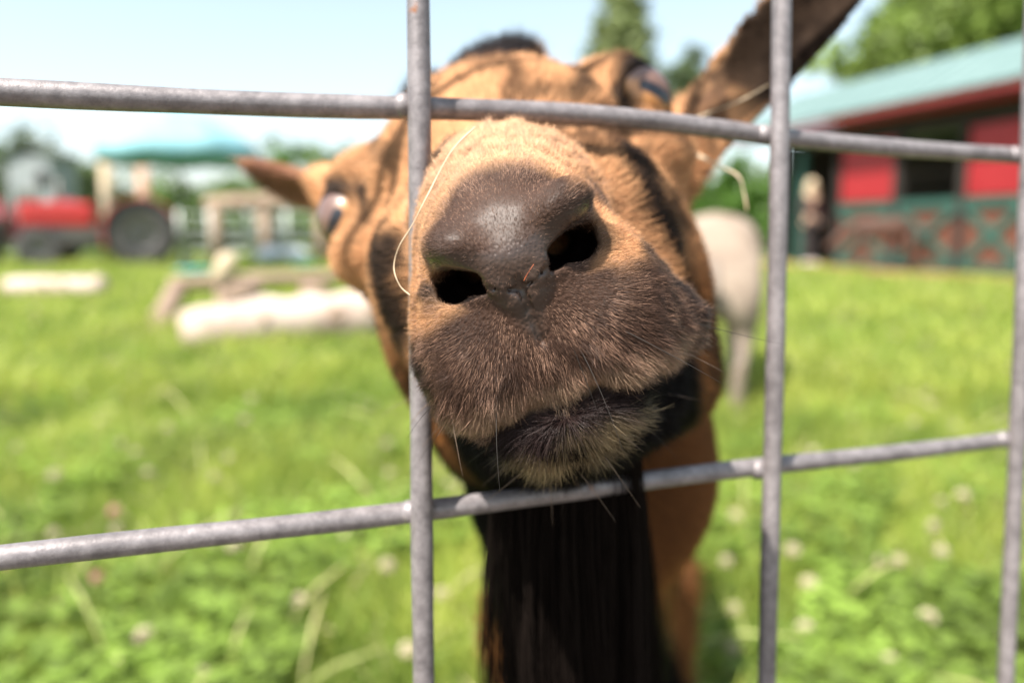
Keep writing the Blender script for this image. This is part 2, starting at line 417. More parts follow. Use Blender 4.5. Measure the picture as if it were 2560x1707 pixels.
def clover(n, ymin, ymax):
    x, y = fan(n, ymin, ymax, 1.0)
    keep = (patch(x, y, 5.5, 9) > -0.15) & (y > .42 + .36 * x); x, y = x[keep], y[keep]; n = len(x)
    h = 0.03 + 0.06 * RNG.random(n); r = 0.008 + 0.006 * RNG.random(n)
    V = []; C_ = []
    for k in range(3):
        a = RNG.random(n) * 0.5 + k * 2.094; cx_, cy_ = x + np.cos(a) * r, y + np.sin(a) * r
        tz = (RNG.random(n) - .5) * 0.012
        px, py = -np.sin(a) * r * .9, np.cos(a) * r * .9; fx, fy = np.cos(a) * r, np.sin(a) * r
        q = np.stack([np.stack([cx_ - fx, cy_ - fy, h], 1), np.stack([cx_ + px, cy_ + py, h + tz], 1), np.stack([cx_ + fx, cy_ + fy, h - tz], 1), np.stack([cx_ - px, cy_ - py, h - tz], 1)], 1)
        V.append(q.reshape(-1, 3))
        col = np.array([0.240, 0.350, 0.060]) * ((0.35 + 0.9 * RNG.random(n)) * (1 + .35 * patch(x, y, 8.0, 21)))[:, None]
        C_.append(np.repeat(col[:, None], 4, 1).reshape(-1, 3))
    V = np.concatenate(V); C_ = np.concatenate(C_); F = np.arange(len(V)).reshape(-1, 4)
    return V, F, C_

parts = [blades(105000, 0.45, 4.0, 0.75, 0.085, 0.0045), blades(75000, 3.0, 21.0, 1.0, 0.11, 0.012), clover(40000, 0.6, 7.0)]
x, y = fan(2500, 0.9, 8, 1.0)
Vs, Fs, Cs = [], [], []; off = 0
for V, F, C_ in parts:
    Vs.append(V); Fs.append(F + off); Cs.append(C_); off += len(V)
go = mesh_np('grass', np.concatenate(Vs), np.concatenate(Fs), m_blade, None, False, {'coat': ('FLOAT_COLOR', np.concatenate(Cs))})
tag(go, kind='stuff')

# taller arching grass stems
m_stem = noise_mat('straw_stem', (0.30, 0.34, 0.10), (0.55, 0.48, 0.22), 5, 0.7)
mb = MB()
for i in range(115):
    y = 0.95 * (6.5 ** (random.random() ** 0.9)); x = (random.random() * 2 - 1) * 0.66 * y; a = random.random() * 6.28; L = 0.10 + 0.13 * random.random(); b = 0.3 + 0.9 * random.random()
    pts = [Vector((x + math.cos(a) * b * L * t * t, y + math.sin(a) * b * L * t * t, L * (t - 0.35 * b * t * t))) for t in (0, .25, .5, .75, 1.0)]
    mb.tube(pts, [0.0012, 0.0012, 0.0014, 0.0030, 0.0008], 4, False)
tag(mb.build('grass_stems', m_stem), kind='stuff')

# clover blossoms: each one its own thing
m_blos = noise_mat('blossom', (0.42, 0.33, 0.23), (0.54, 0.48, 0.32), 120, 0.8)
m_pink = noise_mat('blossom_pink', (0.55, 0.16, 0.22), (0.62, 0.30, 0.32), 120, 0.8)
m_stalk = noise_mat('blossom_stalk', (0.08, 0.16, 0.03), (0.14, 0.24, 0.05), 20, 0.8)
def blossom(m, label, group):
    mb = MB()
    for k in range(46):   # floret spikes round a ball
        z = 1 - 1.5 * (k + .5) / 46; rr = math.sqrt(max(0, 1 - z * z)); a = k * 2.399
        d = Vector((rr * math.cos(a), rr * math.sin(a), z)); c0 = d * 0.004; c1 = d * 0.0115
        mb.tube([c0, c0.lerp(c1, .6), c1], [0.0009, 0.0019, 0.0008], 5)
    for q in range(len(mb.v)): mb.v[q] = (mb.v[q][0], mb.v[q][1], mb.v[q][2] + 0.085)
    o = mb.build('clover_blossom', m, None, True); tag(o, label, 'blossom', group)
    st = MB().tube([(0, 0, 0), (0.002, 0.001, 0.04), (0, 0, 0.08)], [0.0011, 0.0010, 0.0009], 5).build('stalk', m_stalk, o)
    return o, st
b0 = blossom(m_blos, 'small pale cream clover blossom standing in the green grass behind the fence', 'pale clover blossoms in the grass')
b1 = blossom(m_pink, 'pink clover blossom in the grass just above the lower fence wire at left', 'pink clover blossoms')
def at(px, py, z=0.06):
    """ground-height point seen at a pixel of the 2352-wide frame"""
    d = CAM_R * ((px - 1176) / 1829.) + CAM_U * (-(py - 784) / 1829.) + CAM_F
    t = (z - CAM_LOC[2]) / d[2]; p = CAM_LOC + d * t; return Vector((p[0], p[1], 0))
def place_blossom(src, p, s, first, label=None):
    o = src[0] if first else src[0].copy()
    if not first:
        COL.objects.link(o); c = src[1].copy(); COL.objects.link(c); c.parent = o
    if label: o['label'] = label
    o.location = (p.x, p.y, 0); o.scale = (s, s, 0.8 + 0.35 * random.random()); o.rotation_euler = (random.uniform(-.25, .25), random.uniform(-.25, .25), random.random() * 6)
first = True
spots = [(355, 1500), (300, 1520), (130, 1415), (330, 1100), (320, 1060), (840, 925), (880, 1040), (905, 1090), (1010, 1405), (1000, 1000), (1030, 1080), (940, 1500), (870, 1330), (1680, 1330), (1690, 1500), (1835, 1345), (1830, 1300), (2090, 1320), (2130, 1440), (2110, 915), (2105, 870), (2140, 940), (2150, 1270), (2030, 1300), (1960, 1080), (2220, 860), (1880, 1480), (1700, 1420), (2200, 1150), (560, 1290), (800, 1230), (130, 1110), (540, 1190), (700, 1400), (2040, 1550), (450, 1560)]
for px, py in spots:
    place_blossom(b0, at(px, py), random.uniform(1.0, 1.35), first); first = False
for i in range(75):
    y = 1.3 * (7 ** (random.random() ** 0.8)); x = (random.random() * 2 - 1) * 0.64 * y
    place_blossom(b0, Vector((x, y, 0)), random.uniform(0.8, 1.25), False)
place_blossom(b1, at(280, 1195), 1.15, True)
place_blossom(b1, at(12, 1325), 1.35, False, 'pink clover blossom at the very left edge just under the lower fence wire')
place_blossom(b1, at(200, 1360), 0.8, False, 'tiny reddish clover blossom low in the grass below the lower left wire')

# ================================================================ trees and bushes
m_bark = noise_mat('bark', (0.08, 0.06, 0.045), (0.20, 0.15, 0.11), 6, 0.9, stretch=(3, 3, 0.6), bump=0.5)
m_leaf = attr_mat('leaves', 0.5, 0.4, trans=0.3)
def tree(name, label, cat, x, y, h, lobes, nleaf, size, col, trunk=True, group=None, r0=0.18):
    root = empty(name, (x, y, 0), label, cat, group)
    rng = np.random.default_rng(int(abs(x * 131 + y * 17)) + 3)
    top = max(l[2] for l in lobes)
    if trunk:
        mb = MB(); mb.tube([(x, y, 0), (x + .05, y, h * .3), (x - .05, y + .05, h * .6), (x, y, h * .85)], [r0, r0 * .75, r0 * .5, r0 * .2], 10)
        for l in lobes:
            mb.tube([(x, y, h * 0.3), (x + l[0] * .5, y + l[1] * .5, (h * .4 + l[2]) / 2), (x + l[0], y + l[1], l[2])], [r0 * .5, r0 * .3, r0 * .1], 6)
        mb.build('trunk', m_bark, root, True)
    P = []; C_ = []
    vol = np.array([l[3] * l[4] * l[3] for l in lobes]); cnt = (nleaf * vol / vol.sum()).astype(int)
    for l, n in zip(lobes, cnt):
        nc = max(6, int(n / 45)); cd_ = rng.standard_normal((nc, 3)); cd_ /= np.linalg.norm(cd_, axis=1)[:, None]; cr = rng.random(nc) ** (1 / 2.2)
        cc = cd_ * cr[:, None] * np.array([l[3], l[3], l[4]]) + np.array([x + l[0], y + l[1], l[2]])
        idx = rng.integers(0, nc, n); p = cc[idx] + rng.standard_normal((n, 3)) * min(l[3], l[4]) * 0.17
        br = (0.65 + 0.7 * rng.random(nc))[idx]
        P.append(p); C_.append(np.array(col) * (br * (0.75 + 0.5 * rng.random(n)))[:, None])
    P = np.concatenate(P); C_ = np.concatenate(C_); P[:, 2] = np.maximum(P[:, 2], 0.05); n = len(P)
    a = rng.standard_normal((n, 3)); a /= np.linalg.norm(a, axis=1)[:, None]; b = np.cross(a, rng.standard_normal((n, 3))); b /= np.linalg.norm(b, axis=1)[:, None]
    s = size * (0.6 + 0.8 * rng.random(n))[:, None]
    Q = np.stack([P - a * s, P + b * s * .55, P + a * s, P - b * s * .55], 1).reshape(-1, 3)
    o = mesh_np('crown', Q, np.arange(4 * n).reshape(-1, 4), m_leaf, root, False, {'coat': ('FLOAT_COLOR', np.repeat(C_[:, None], 4, 1).reshape(-1, 3))})
    return root
def PX(px, d): return (px - 1176) / 1829. * d * 0.975
def PZ(py, d): return 0.70 + (530 - py) / 1829. * d
G1 = (0.12, 0.19, 0.045); G2 = (0.075, 0.15, 0.022); G3 = (0.19, 0.26, 0.055); G4 = (0.11, 0.15, 0.065)
d = 34; z = PZ(70, d)
tree('tall_tree', 'tall slim round-topped tree rising behind the brown goat\'s brow', 'tree', PX(1425, d), d, PZ(0, d), [(0, 0, z + .1, 1.15, 1.7), (-.1, 0, z - 2.0, 1.55, 2.0), (.1, 0, z - 5.2, 1.6, 2.2)], 11000, 0.16, (0.20, 0.24, 0.09), r0=.2)
d = 42
tree('small_tree', 'distant tree whose small dark top shows beside the goat\'s raised ear', 'tree', PX(1578, d), d, PZ(120, d), [(0, 0, PZ(150, d), 0.8, .9), (0, 0, PZ(250, d), 1.4, 2.4)], 2500, 0.18, G4)
d = 29
tree('broad_tree', 'big light green tree spreading above the barn\'s teal roof', 'tree', PX(2190, d), d, 8.0,
     [(-3.6, 0, PZ(170, d), 1.5, 1.2), (-2.2, 0, PZ(140, d), 1.6, 1.5), (0, 0, PZ(75, d), 2.3, 2.3), (2.2, .5, PZ(110, d), 2.4, 2.0), (.6, 0, PZ(10, d), 2.0, 1.6)], 17000, 0.17, G3, r0=.3)
d = 33
tree('broad_tree', 'darker green tree at the right edge behind the barn roof', 'tree', PX(2420, d), d, 9.0, [(-1, 0, PZ(80, d), 2.2, 1.8), (1.5, 0, PZ(130, d), 2.5, 2.2)], 7000, 0.18, G1, r0=.3)
grp = 'bushes along the far field edge'
bush = [(20, 30, 300, 1.6, G4, 'grey-green shrubby tree at the far left edge beyond the tractor'),
        (140, 31, 335, 1.3, G4, 'grey-green bush behind the pale shed at far left'),
        (205, 32, 375, 1.3, G1, 'low green bush between the pale shed and the umbrella'),
        (345, 33, 400, 1.9, G1, 'green bush behind the teal umbrella and tractor'),
        (455, 31, 420, 1.9, G1, 'mid-green bush to the right below the teal umbrella'),
        (560, 31, 410, 1.7, G1, 'mid-green bush behind the log frame, left of the round-topped one'),
        (655, 33, 328, 1.5, G2, 'dark rounded bush top left of the goat, above its ear'),
        (745, 30, 352, 1.4, G1, 'lighter green bush just left of the goat\'s brow'),
        (840, 31, 345, 1.7, G1, 'green bush hidden mostly behind the goat\'s left cheek'),
        (1690, 27, 352, 1.5, G2, 'dark green bush under the goat\'s right ear'),
        (1600, 29, 360, 1.5, G2, 'dark bush directly behind the goat\'s right cheek'),
        (1790, 30, 360, 1.5, G1, 'green bush seen between the right fence wire and the barn end')]
for px, d, py, r, col, lab in bush:
    t = PZ(py, d)
    tree('bush', lab, 'bush', PX(px, d), d, t * .7, [(0, 0, t - r * .8, r, r * .8), (-.5, 0, t * .35, r * 1.2, t * .33), (.6, -.3, t * .3, r * 1.2, t * .3)], 3800, 0.13, col, True, grp, 0.10)
# dark woodland strip closing the view, uneven
wood = []
rng = np.random.default_rng(4); n = 26000
ang = (rng.random(n) * 2 - 1) * 0.9; X_ = np.sin(ang) * 52; Y_ = np.cos(ang) * 52 + rng.standard_normal(n) * 1.5
hm = 2.6 + 0.9 * np.sin(X_ * .31) + 0.6 * np.sin(X_ * .83 + 1) + 0.5 * np.sin(X_ * 2.1)
P = np.stack([X_, Y_, rng.random(n) ** 0.8 * hm], 1); a = rng.standard_normal((n, 3)); a /= np.linalg.norm(a, axis=1)[:, None]; b = np.cross(a, rng.standard_normal((n, 3))); b /= np.linalg.norm(b, axis=1)[:, None]
s = 0.42 * (0.6 + .8 * rng.random(n))[:, None]
Q = np.stack([P - a * s, P + b * s * .6, P + a * s, P - b * s * .6], 1).reshape(-1, 3)
tag(mesh_np('far_woodland', Q, np.arange(4 * n).reshape(-1, 4), m_leaf, None, False, {'coat': ('FLOAT_COLOR', np.repeat((np.array(G1) * (0.6 + .6 * rng.random(n))[:, None])[:, None], 4, 1).reshape(-1, 3))}), kind='stuff')

# ================================================================ barn
m_roof = noise_mat('teal_roof', (0.135, 0.205, 0.195), (0.17, 0.245, 0.235), 1.4, 0.45)
m_red = noise_mat('red_paint', (0.26, 0.010, 0.014), (0.33, 0.018, 0.022), 5, 0.5)
m_green = noise_mat('green_paint', (0.020, 0.070, 0.055), (0.035, 0.105, 0.08), 6, 0.6)
m_brick = noise_mat('red_brown_boards', (0.10, 0.035, 0.02), (0.16, 0.06, 0.035), 5, 0.7, stretch=(1, 1, 6))
m_dark = noise_mat('dark_interior', (0.012, 0.010, 0.008), (0.03, 0.024, 0.02), 4, 0.9)
m_fascia = noise_mat('shaded_red_fascia', (0.13, 0.010, 0.010), (0.18, 0.014, 0.014), 4, 0.6)  # eave shade put into the red of fascia and soffit
barn = empty('barn', tuple(WP), 'red and green stable barn with a pale teal metal roof at the right', 'barn')
def W(s, o, z): p = WP + WU * s + WN * o; return (p.x, p.y, z)      # along wall, out from wall, height
rzw = math.atan2(WU.y, WU.x)
def wbox(mb, s0, s1, o0, o1, z0, z1): return mb.box(W((s0 + s1) / 2, (o0 + o1) / 2, (z0 + z1) / 2), (abs(s1 - s0), abs(o1 - o0), abs(z1 - z0)), rzw)
S0, S1 = -11.0, 1.7
wbox(MB(), S0, -0.3, -3.2, -3.1, 0, 2.6).build('back_wall', m_brick, barn)
# roof: two thin slopes, standing seams
def slope(o0, z0, o1, z1, name):
    mb = MB(); a = Vector(W(S0 - .3, o0, z0)); b = Vector(W(S1, o0, z0)); c = Vector(W(S1, o1, z1)); d_ = Vector(W(S0 - .3, o1, z1)); n = (b - a).cross(c - b).normalized() * 0.04
    if n.z < 0: n = -n
    mb.add([a, b, c, d_, a + n, b + n, c + n, d_ + n], [(0, 1, 2, 3), (4, 7, 6, 5), (0, 4, 5, 1), (1, 5, 6, 2), (2, 6, 7, 3), (3, 7, 4, 0)])
    k = S0 - .3
    while k < S1:
        p = Vector(W(k, o0, z0)) + n * 1.2; q = Vector(W(k, o1, z1)) + n * 1.2; mb.tube([p, q], 0.02, 4); k += 0.45
    return mb.build(name, m_roof, barn)
EO = 0.55
slope(EO, 2.88, -1.15, 3.85, 'roof_slope'); slope(-1.16, 3.85, -3.6, 2.6, 'roof_slope')
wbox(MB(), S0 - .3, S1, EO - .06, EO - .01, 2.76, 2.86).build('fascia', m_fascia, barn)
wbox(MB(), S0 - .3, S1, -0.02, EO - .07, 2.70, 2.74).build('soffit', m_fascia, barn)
# wall band above the stall fronts, posts
wbox(MB(), S0, -.3, -0.15, 0.0, 2.40, 2.69).build('beam', m_dark, barn)
for s in (-.35, -1.55, -3.15, -4.62, -5.87, -7.2, -8.6):
    wbox(MB(), s - .07, s + .07, -0.07, 0.08, 0, 2.40).build('post', m_green if s > -.4 else m_dark, barn)
wbox(MB(), S0, 1.49, -2.3, -2.2, 0, 2.6).build('inner_wall', m_dark, barn)
wbox(MB(), 1.50, 1.60, -3.1, -0.9, 0, 2.75).build('end_wall', m_dark, barn)
# stall bays: lower half with green X on red-brown boards, upper red shutter on alternate bays
def lower_panel(s0, s1):
    pn = wbox(MB(), s0, s1, -0.03, 0.02, 0.08, 1.22).build('stall_panel', m_brick, barn)
    mb = MB()
    wbox(mb, s0, s1, 0.021, 0.07, 1.08, 1.24); wbox(mb, s0, s1, 0.021, 0.07, 0.06, 0.18)
    L = abs(s1 - s0); ang = math.atan2(0.9, L)
    for sg in (1, -1):
        mb.box(W((s0 + s1) / 2, 0.045 + sg * .006, 0.63), (math.hypot(L, 0.9) - .1, 0.035, 0.14), rzw, 0, sg * ang)
    mb.build('cross_brace', m_green, pn)
for s0, s1, shut in ((-1.63, -3.07, True), (-3.23, -4.54, False), (-4.70, -5.80, True), (-5.95, -7.1, False), (-7.3, -8.5, True)):
    lower_panel(s0, s1)
    if shut:
        wbox(MB(), s0, s1, -0.02, 0.03, 1.27, 2.38).build('red_shutter', m_red, barn)

# ================================================================ person and pony by the barn, cream goat in the field
def skin_body(name, joints, edges, mat, parent=None, sub=2, root=0):
    me = bpy.data.meshes.new(name); me.from_pydata([j[:3] for j in joints], edges, []); me.materials.append(mat)
    o = put(bpy.data.objects.new(name, me), parent)
    m = o.modifiers.new('skin', 'SKIN'); m.use_smooth_shade = True
    for i, j in enumerate(joints):
        sv = me.skin_vertices[0].data[i]; sv.radius = (j[3], j[4] if len(j) > 4 else j[3]); sv.use_root = (i == root)
    s = o.modifiers.new('sub', 'SUBSURF'); s.levels = sub; s.render_levels = sub
    return o
def quadruped(name, label, cat, loc, rz, k, mat, mat_hoof, head_down=0.0, horn=False, group=None, fat=1.0):
    """k = withers height; stands facing local +x"""
    J = [(-.50, 0, .74, .12), (-.32, 0, .80, .16), (-.05, 0, .74, .19), (.22, 0, .74, .19), (.42, 0, .80, .16),   # 0-4 trunk
         (.58, 0, .98 - .30 * head_down, .10), (.70, 0, 1.14 - .72 * head_down, .085), (.80, 0, 1.16 - .86 * head_down, .085), (.98, 0, 1.06 - .95 * head_down, .05),  # 5-8 neck, head
         (.40, .11, .56, .075), (.40, .12, .32, .045), (.42, .12, .06, .035), (.40, -.11, .56, .075), (.40, -.12, .32, .045), (.42, -.12, .06, .035),
         (-.40, .12, .58, .10), (-.36, .13, .42, .06), (-.47, .13, .28, .04), (-.44, .13, .06, .035), (-.40, -.12, .58, .10), (-.36, -.13, .42, .06), (-.47, -.13, .28, .04), (-.44, -.13, .06, .035)]
    E = [(0, 1), (1, 2), (2, 3), (3, 4), (4, 5), (5, 6), (6, 7), (7, 8), (3, 9), (9, 10), (10, 11), (3, 12), (12, 13), (13, 14), (0, 15), (15, 16), (16, 17), (17, 18), (0, 19), (19, 20), (20, 21), (21, 22)]
    J = [(a * k, b * k, c * k, r * k * (fat if i in (0, 1, 2, 3, 4, 9, 12, 15, 16, 19, 20) else 1)) for i, (a, b, c, r) in enumerate(J)]
    root = empty(name, (0, 0, 0), label, cat, group)
    skin_body('body', J, E, mat, root, 2, 2)
    for s in (1, -1):
        h = J[6]; MB().ball((h[0] - .0 * k, s * .12 * k, h[2] + .04 * k), (.03 * k, .085 * k, .04 * k)).build('ear', mat, root, True)
    MB().tube([(J[0][0] - .08 * k, 0, J[0][2] + .03 * k), (J[0][0] - .16 * k, 0, J[0][2] - .08 * k), (J[0][0] - .15 * k, 0, J[0][2] - (.18 if horn else .45) * k)], [.03 * k, .04 * k, .015 * k], 8).build('tail', mat_hoof, root, True)
    for i in (11, 14, 18, 22):
        MB().lathe((J[i][0], J[i][1], 0), [(0.0, 0), (.045 * k, 0), (.034 * k, .05 * k), (0, .052 * k)], 10).build('hoof', mat_hoof, root, True)
    root.location = loc; root.rotation_euler = (0, 0, rz)
    return root
m_cream = noise_mat('cream_coat', (0.20, 0.145, 0.11), (0.31, 0.245, 0.19), 9, 0.9, stretch=(1, 1, 3))
m_creamd = noise_mat('cream_dark', (0.16, 0.125, 0.10), (0.24, 0.19, 0.155), 9, 0.9)
m_brown = noise_mat('brown_coat', (0.050, 0.022, 0.014), (0.09, 0.042, 0.026), 5, 0.7)
m_blk = noise_mat('dark_hoof', (0.03, 0.022, 0.018), (0.06, 0.05, 0.04), 8, 0.6)
quadruped('goat', 'cream goat seen from behind, standing in the grass beyond the brown goat\'s cheek', 'goat', (0.82, 3.20, 0), math.radians(74), 0.76, m_cream, m_creamd, 0.75, True, None, 1.28)
p = WP + WU * -3.75 + WN * 0.75
quadruped('pony', 'small dark brown pony with lowered head standing before the barn\'s open bay', 'pony', (p.x, p.y, 0), math.radians(165), 0.98, m_brown, m_blk, 0.7, False)
m_maroon = noise_mat('maroon_cloth', (0.025, 0.008, 0.010), (0.045, 0.015, 0.016), 9, 0.85)
m_skin = noise_mat('skin', (0.50, 0.32, 0.22), (0.58, 0.39, 0.28), 9, 0.6)
m_hair = noise_mat('fair_hair', (0.50, 0.38, 0.24), (0.66, 0.52, 0.36), 40, 0.7, stretch=(1, 1, .2))
m_trous = noise_mat('dark_trousers', (0.025, 0.02, 0.022), (0.045, 0.04, 0.04), 9, 0.85)
m_shoe = noise_mat('pale_shoe', (0.45, 0.38, 0.38), (0.6, 0.52, 0.5), 9, 0.6)
pp = WP + WU * -1.0 + WN * 0.25
root = empty('person', (0, 0, 0), 'person with long fair hair in dark maroon clothes standing at the barn\'s left end', 'person')
J = [(0, 0, .95, .13, .10), (0, 0, 1.12, .12, .09), (0, 0, 1.32, .15, .10), (0, 0, 1.43, .055), (0, 0, 1.51, .055), (0, .015, 1.58, .085, .095), (0, .01, 1.66, .075, .085),
     (.17, 0, 1.38, .05), (.22, .02, 1.12, .042), (.20, .08, .88, .032), (.20, .10, .79, .03), (-.17, 0, 1.38, .05), (-.22, .02, 1.12, .042), (-.20, .08, .88, .032), (-.20, .10, .79, .03),
     (.09, 0, .86, .085), (.09, .01, .48, .06), (.09, -.01, .09, .042), (-.09, 0, .86, .085), (-.09, .01, .48, .06), (-.09, -.01, .09, .042)]
E = [(0, 1), (1, 2), (2, 3), (3, 4), (4, 5), (5, 6), (2, 7), (7, 8), (8, 9), (9, 10), (2, 11), (11, 12), (12, 13), (13, 14), (0, 15), (15, 16), (16, 17), (0, 18), (18, 19), (19, 20)]
skin_body('body', J, E, m_skin, root, 2, 0)
JC = [(a[0], a[1], a[2], a[3] * 1.14, (a[4] if len(a) > 4 else a[3]) * 1.14) for a in J]
skin_body('jacket', [JC[i] for i in (0, 1, 2, 3, 7, 8, 9, 11, 12, 13)], [(0, 1), (1, 2), (2, 3), (2, 4), (4, 5), (5, 6), (2, 7), (7, 8), (8, 9)], m_maroon, root, 2, 0)
skin_body('trousers', [JC[i] for i in (0, 15, 16, 17, 18, 19, 20)], [(0, 1), (1, 2), (2, 3), (0, 4), (4, 5), (5, 6)], m_trous, root, 2, 0)
for s in (1, -1):
    MB().ball((s * .09, .06, .04), (.05, .13, .05)).build('shoe', m_shoe, root, True)
hb = MB(); hb.ball((0, -.01, 1.64), (.105, .115, .125)); hb.ball((0, -.06, 1.48), (.12, .07, .18)); hb.ball((.085, .0, 1.52), (.045, .07, .16)); hb.ball((-.085, .0, 1.52), (.045, .07, .16))
hb.build('hair', m_hair, root, True)
hb = MB(); hb.ball((0, .115, 1.575), (.014, .022, .02)); hb.build('nose', m_skin, root, True)
for s in (1, -1): MB().ball((s * .034, .093, 1.60), .012, 8, 6).build('eye', m_blk, root, True)
root.location = (pp.x, pp.y, 0); root.rotation_euler = (0, 0, math.radians(195))

# ================================================================ logs, rail and log frame
m_log = noise_mat('pale_log', (0.27, 0.19, 0.155), (0.52, 0.42, 0.36), 3.5, 0.85, stretch=(1, 1, 1), bump=0.6, c2=(0.50, 0.39, 0.32))
m_wood = noise_mat('weathered_wood', (0.20, 0.135, 0.095), (0.36, 0.26, 0.19), 4, 0.85, bump=0.5)
m_end = noise_mat('cut_end', (0.45, 0.35, 0.22), (0.60, 0.49, 0.34), 14, 0.8)
def log(name, label, a, b, ra, rb, mat, knots=3, group='logs lying in the field', n=14):
    a = Vector(a); b = Vector(b); mb = MB(); pts = []; rr = []
    for i in range(n):
        t = i / (n - 1); q = a.lerp(b, t); pts.append(q + Vector((random.uniform(-1, 1), random.uniform(-1, 1), random.uniform(-1, 1))) * ra * .10)
        rr.append((ra + (rb - ra) * t) * (1 + random.uniform(-.07, .07)) * (0.88 if i in (0, n - 1) else 1))
    mb.tube(pts, rr, 18)
    o = mb.build(name, mat, None, True); o['label'] = label; o['category'] = 'log'; o['group'] = group
    for k in range(knots):
        t = random.uniform(.15, .85); q = a.lerp(b, t); dv = Vector((random.uniform(-.4, .4), -1, random.uniform(-.1, .8))).normalized()
        MB().tube([q, q + dv * ra * 1.12, q + dv * ra * 1.25], [ra * .32, ra * .26, ra * .16], 10).build('knot', m_wood, o, True)
    e = MB().tube([a - (b - a).normalized() * .002, a - (b - a).normalized() * .012], rr[0] * .86, 18).build('cut_end', m_end, o)
    return o
log('log', 'thick pale barkless log lying in the grass left of the goat', (-1.90, 4.55, .13), (-0.45, 5.15, .19), .145, .17, m_log, 5)
log('log', 'short pale log lying alone in the grass at the far left', (-5.15, 8.1, .11), (-4.22, 8.25, .12), .115, .125, m_log, 2)
# low rail bench of branches behind the big log
d = 5.75
z = PZ(650, d)
rail = log('wooden_rail', 'long pale branch laid as a rail on stumps behind the thick log', (PX(375, d), d, z), (PX(830, d), d + .5, z + .04), .05, .045, m_wood, 1, 'pale branch rail')
rail['category'] = 'rail'
log('log_stump', 'slanting pale post propping the left end of the branch rail', (PX(345, 5.3), 5.15, 0.0), (PX(390, d), d - .02, z - .03), .075, .07, m_wood, 0, 'props under the branch rail')
log('log_stump', 'short brown stump under the middle of the branch rail', (PX(520, d), d + .1, 0.0), (PX(525, d), d + .1, z - .04), .17, .16, m_wood, 0, 'props under the branch rail')
log('log_stump', 'short stump under the branch rail next to the goat\'s cheek', (PX(690, d), d + .25, 0.0), (PX(695, d), d + .25, z - .04), .13, .12, m_wood, 0, 'props under the branch rail')
log('log_stub', 'small cream cut log stub standing on the branch rail', (PX(492, d), d, z + .04), (PX(512, d), d, z + .20), .075, .07, m_end, 0, 'stub on the rail', 6)
# rustic log frame
d = 16.5
fr = empty('log_shelter', (PX(610, d), d, 0), 'rustic square log shelter frame with thick posts behind the pale rail', 'shelter')
zt = PZ(470, d)
for px, dd in ((485, 0), (600, 0), (730, 0), (520, 2.0), (770, 2.0)):
    MB().tube([(PX(px, d), d + dd, 0), (PX(px, d) + .02, d + dd, zt * .5), (PX(px, d), d + dd, zt)], [.15, .13, .12], 10).build('post', m_wood, fr, True)
MB().tube([(PX(465, d), d, zt + .02), (PX(610, d), d, zt + .06), (PX(770, d), d, zt - .05)], [.13, .16, .14], 12).build('top_beam', m_wood, fr, True)
MB().tube([(PX(485, d), d, zt - .0), (PX(520, d), d + 2, zt)], .11, 10).build('side_beam', m_wood, fr, True)
MB().tube([(PX(730, d), d, zt - .0), (PX(770, d), d + 2, zt)], .11, 10).build('side_beam', m_wood, fr, True)
m_barrel = noise_mat('grey_plastic', (0.30, 0.33, 0.30), (0.40, 0.43, 0.40), 3, 0.5)
mb = MB().lathe((PX(585, d), d + .6, 0), [(0, .0), (.27, .0), (.30, .1), (.31, .3), (.29, .32), (.31, .36), (.31, .62), (.29, .64), (.30, .70), (.27, .86), (0, .87)], 24)
tag(mb.build('barrel', m_barrel, None, True), 'grey plastic barrel standing inside the log frame', 'barrel')
m_bag = noise_mat('white_sack', (0.55, 0.60, 0.66), (0.80, 0.82, 0.84), 4, 0.5, bump=.5)
for px, lab in ((622, 'crumpled white sack beside the grey barrel in the log frame'), (680, 'crumpled white sack at the right side of the log frame')):
    mb = MB(); c = (PX(px, d), d - .5, .18)
    for k in range(6): mb.ball((c[0] + random.uniform(-.14, .14), c[1] + random.uniform(-.1, .1), c[2] + random.uniform(-.04, .10)), (.17, .15, .14), 12, 8)
    tag(mb.build('sack', m_bag, None, True), lab, 'sack', 'white sacks by the log frame')
m_teal = noise_mat('teal_plastic', (0.06, 0.42, 0.40), (0.12, 0.52, 0.52), 5, 0.4)
for px, dd, lab in ((688, 14.5, 'low teal plastic trough on the grass in front of the white sacks'), (430, 12.0, 'small teal plastic tub on the grass left of the pale log stub')):
    mb = MB().lathe((PX(px, dd), dd, 0), [(0, 0), (.20, 0), (.26, .12), (.27, .14), (.24, .13), (.19, .02), (0, .02)], 20)
    tag(mb.build('tub', m_teal, None, True), lab, 'tub', 'teal tubs on the grass')

# ================================================================ umbrella, pipe gate, posts, shed
m_canv = noise_mat('teal_canvas', (0.17, 0.37, 0.42), (0.23, 0.43, 0.48), 3, 0.8)
m_pole = noise_mat('grey_pole', (0.25, 0.25, 0.25), (0.35, 0.35, 0.35), 3, 0.5, 0.5)
d = 14.0; ux = PX(408, d); zr = PZ(345, d); zt = PZ(268, d)
um = empty('patio_umbrella', (ux, d, 0), 'large open pale teal umbrella on a grey pole beside the red tractor', 'umbrella')
V = []; nseg = 8; sub = 6; R_ = 1.32
for ring in range(7):
    t = ring / 6; r = R_ * t; zz = zt - (zt - zr) * (t ** 1.7)
    for j in range(nseg * sub):
        a = 2 * math.pi * j / (nseg * sub); sag = abs(math.sin(a * nseg / 2)); V.append((ux + r * math.cos(a) * (1 - .03 * sag * t), d + r * math.sin(a) * (1 - .03 * sag * t), zz - 0.05 * t * sag))
n = nseg * sub
F = [(i * n + j, i * n + (j + 1) % n, (i + 1) * n + (j + 1) % n, (i + 1) * n + j) for i in range(6) for j in range(n)]
for j in range(n): V.append((V[6 * n + j][0], V[6 * n + j][1], V[6 * n + j][2] - .24))
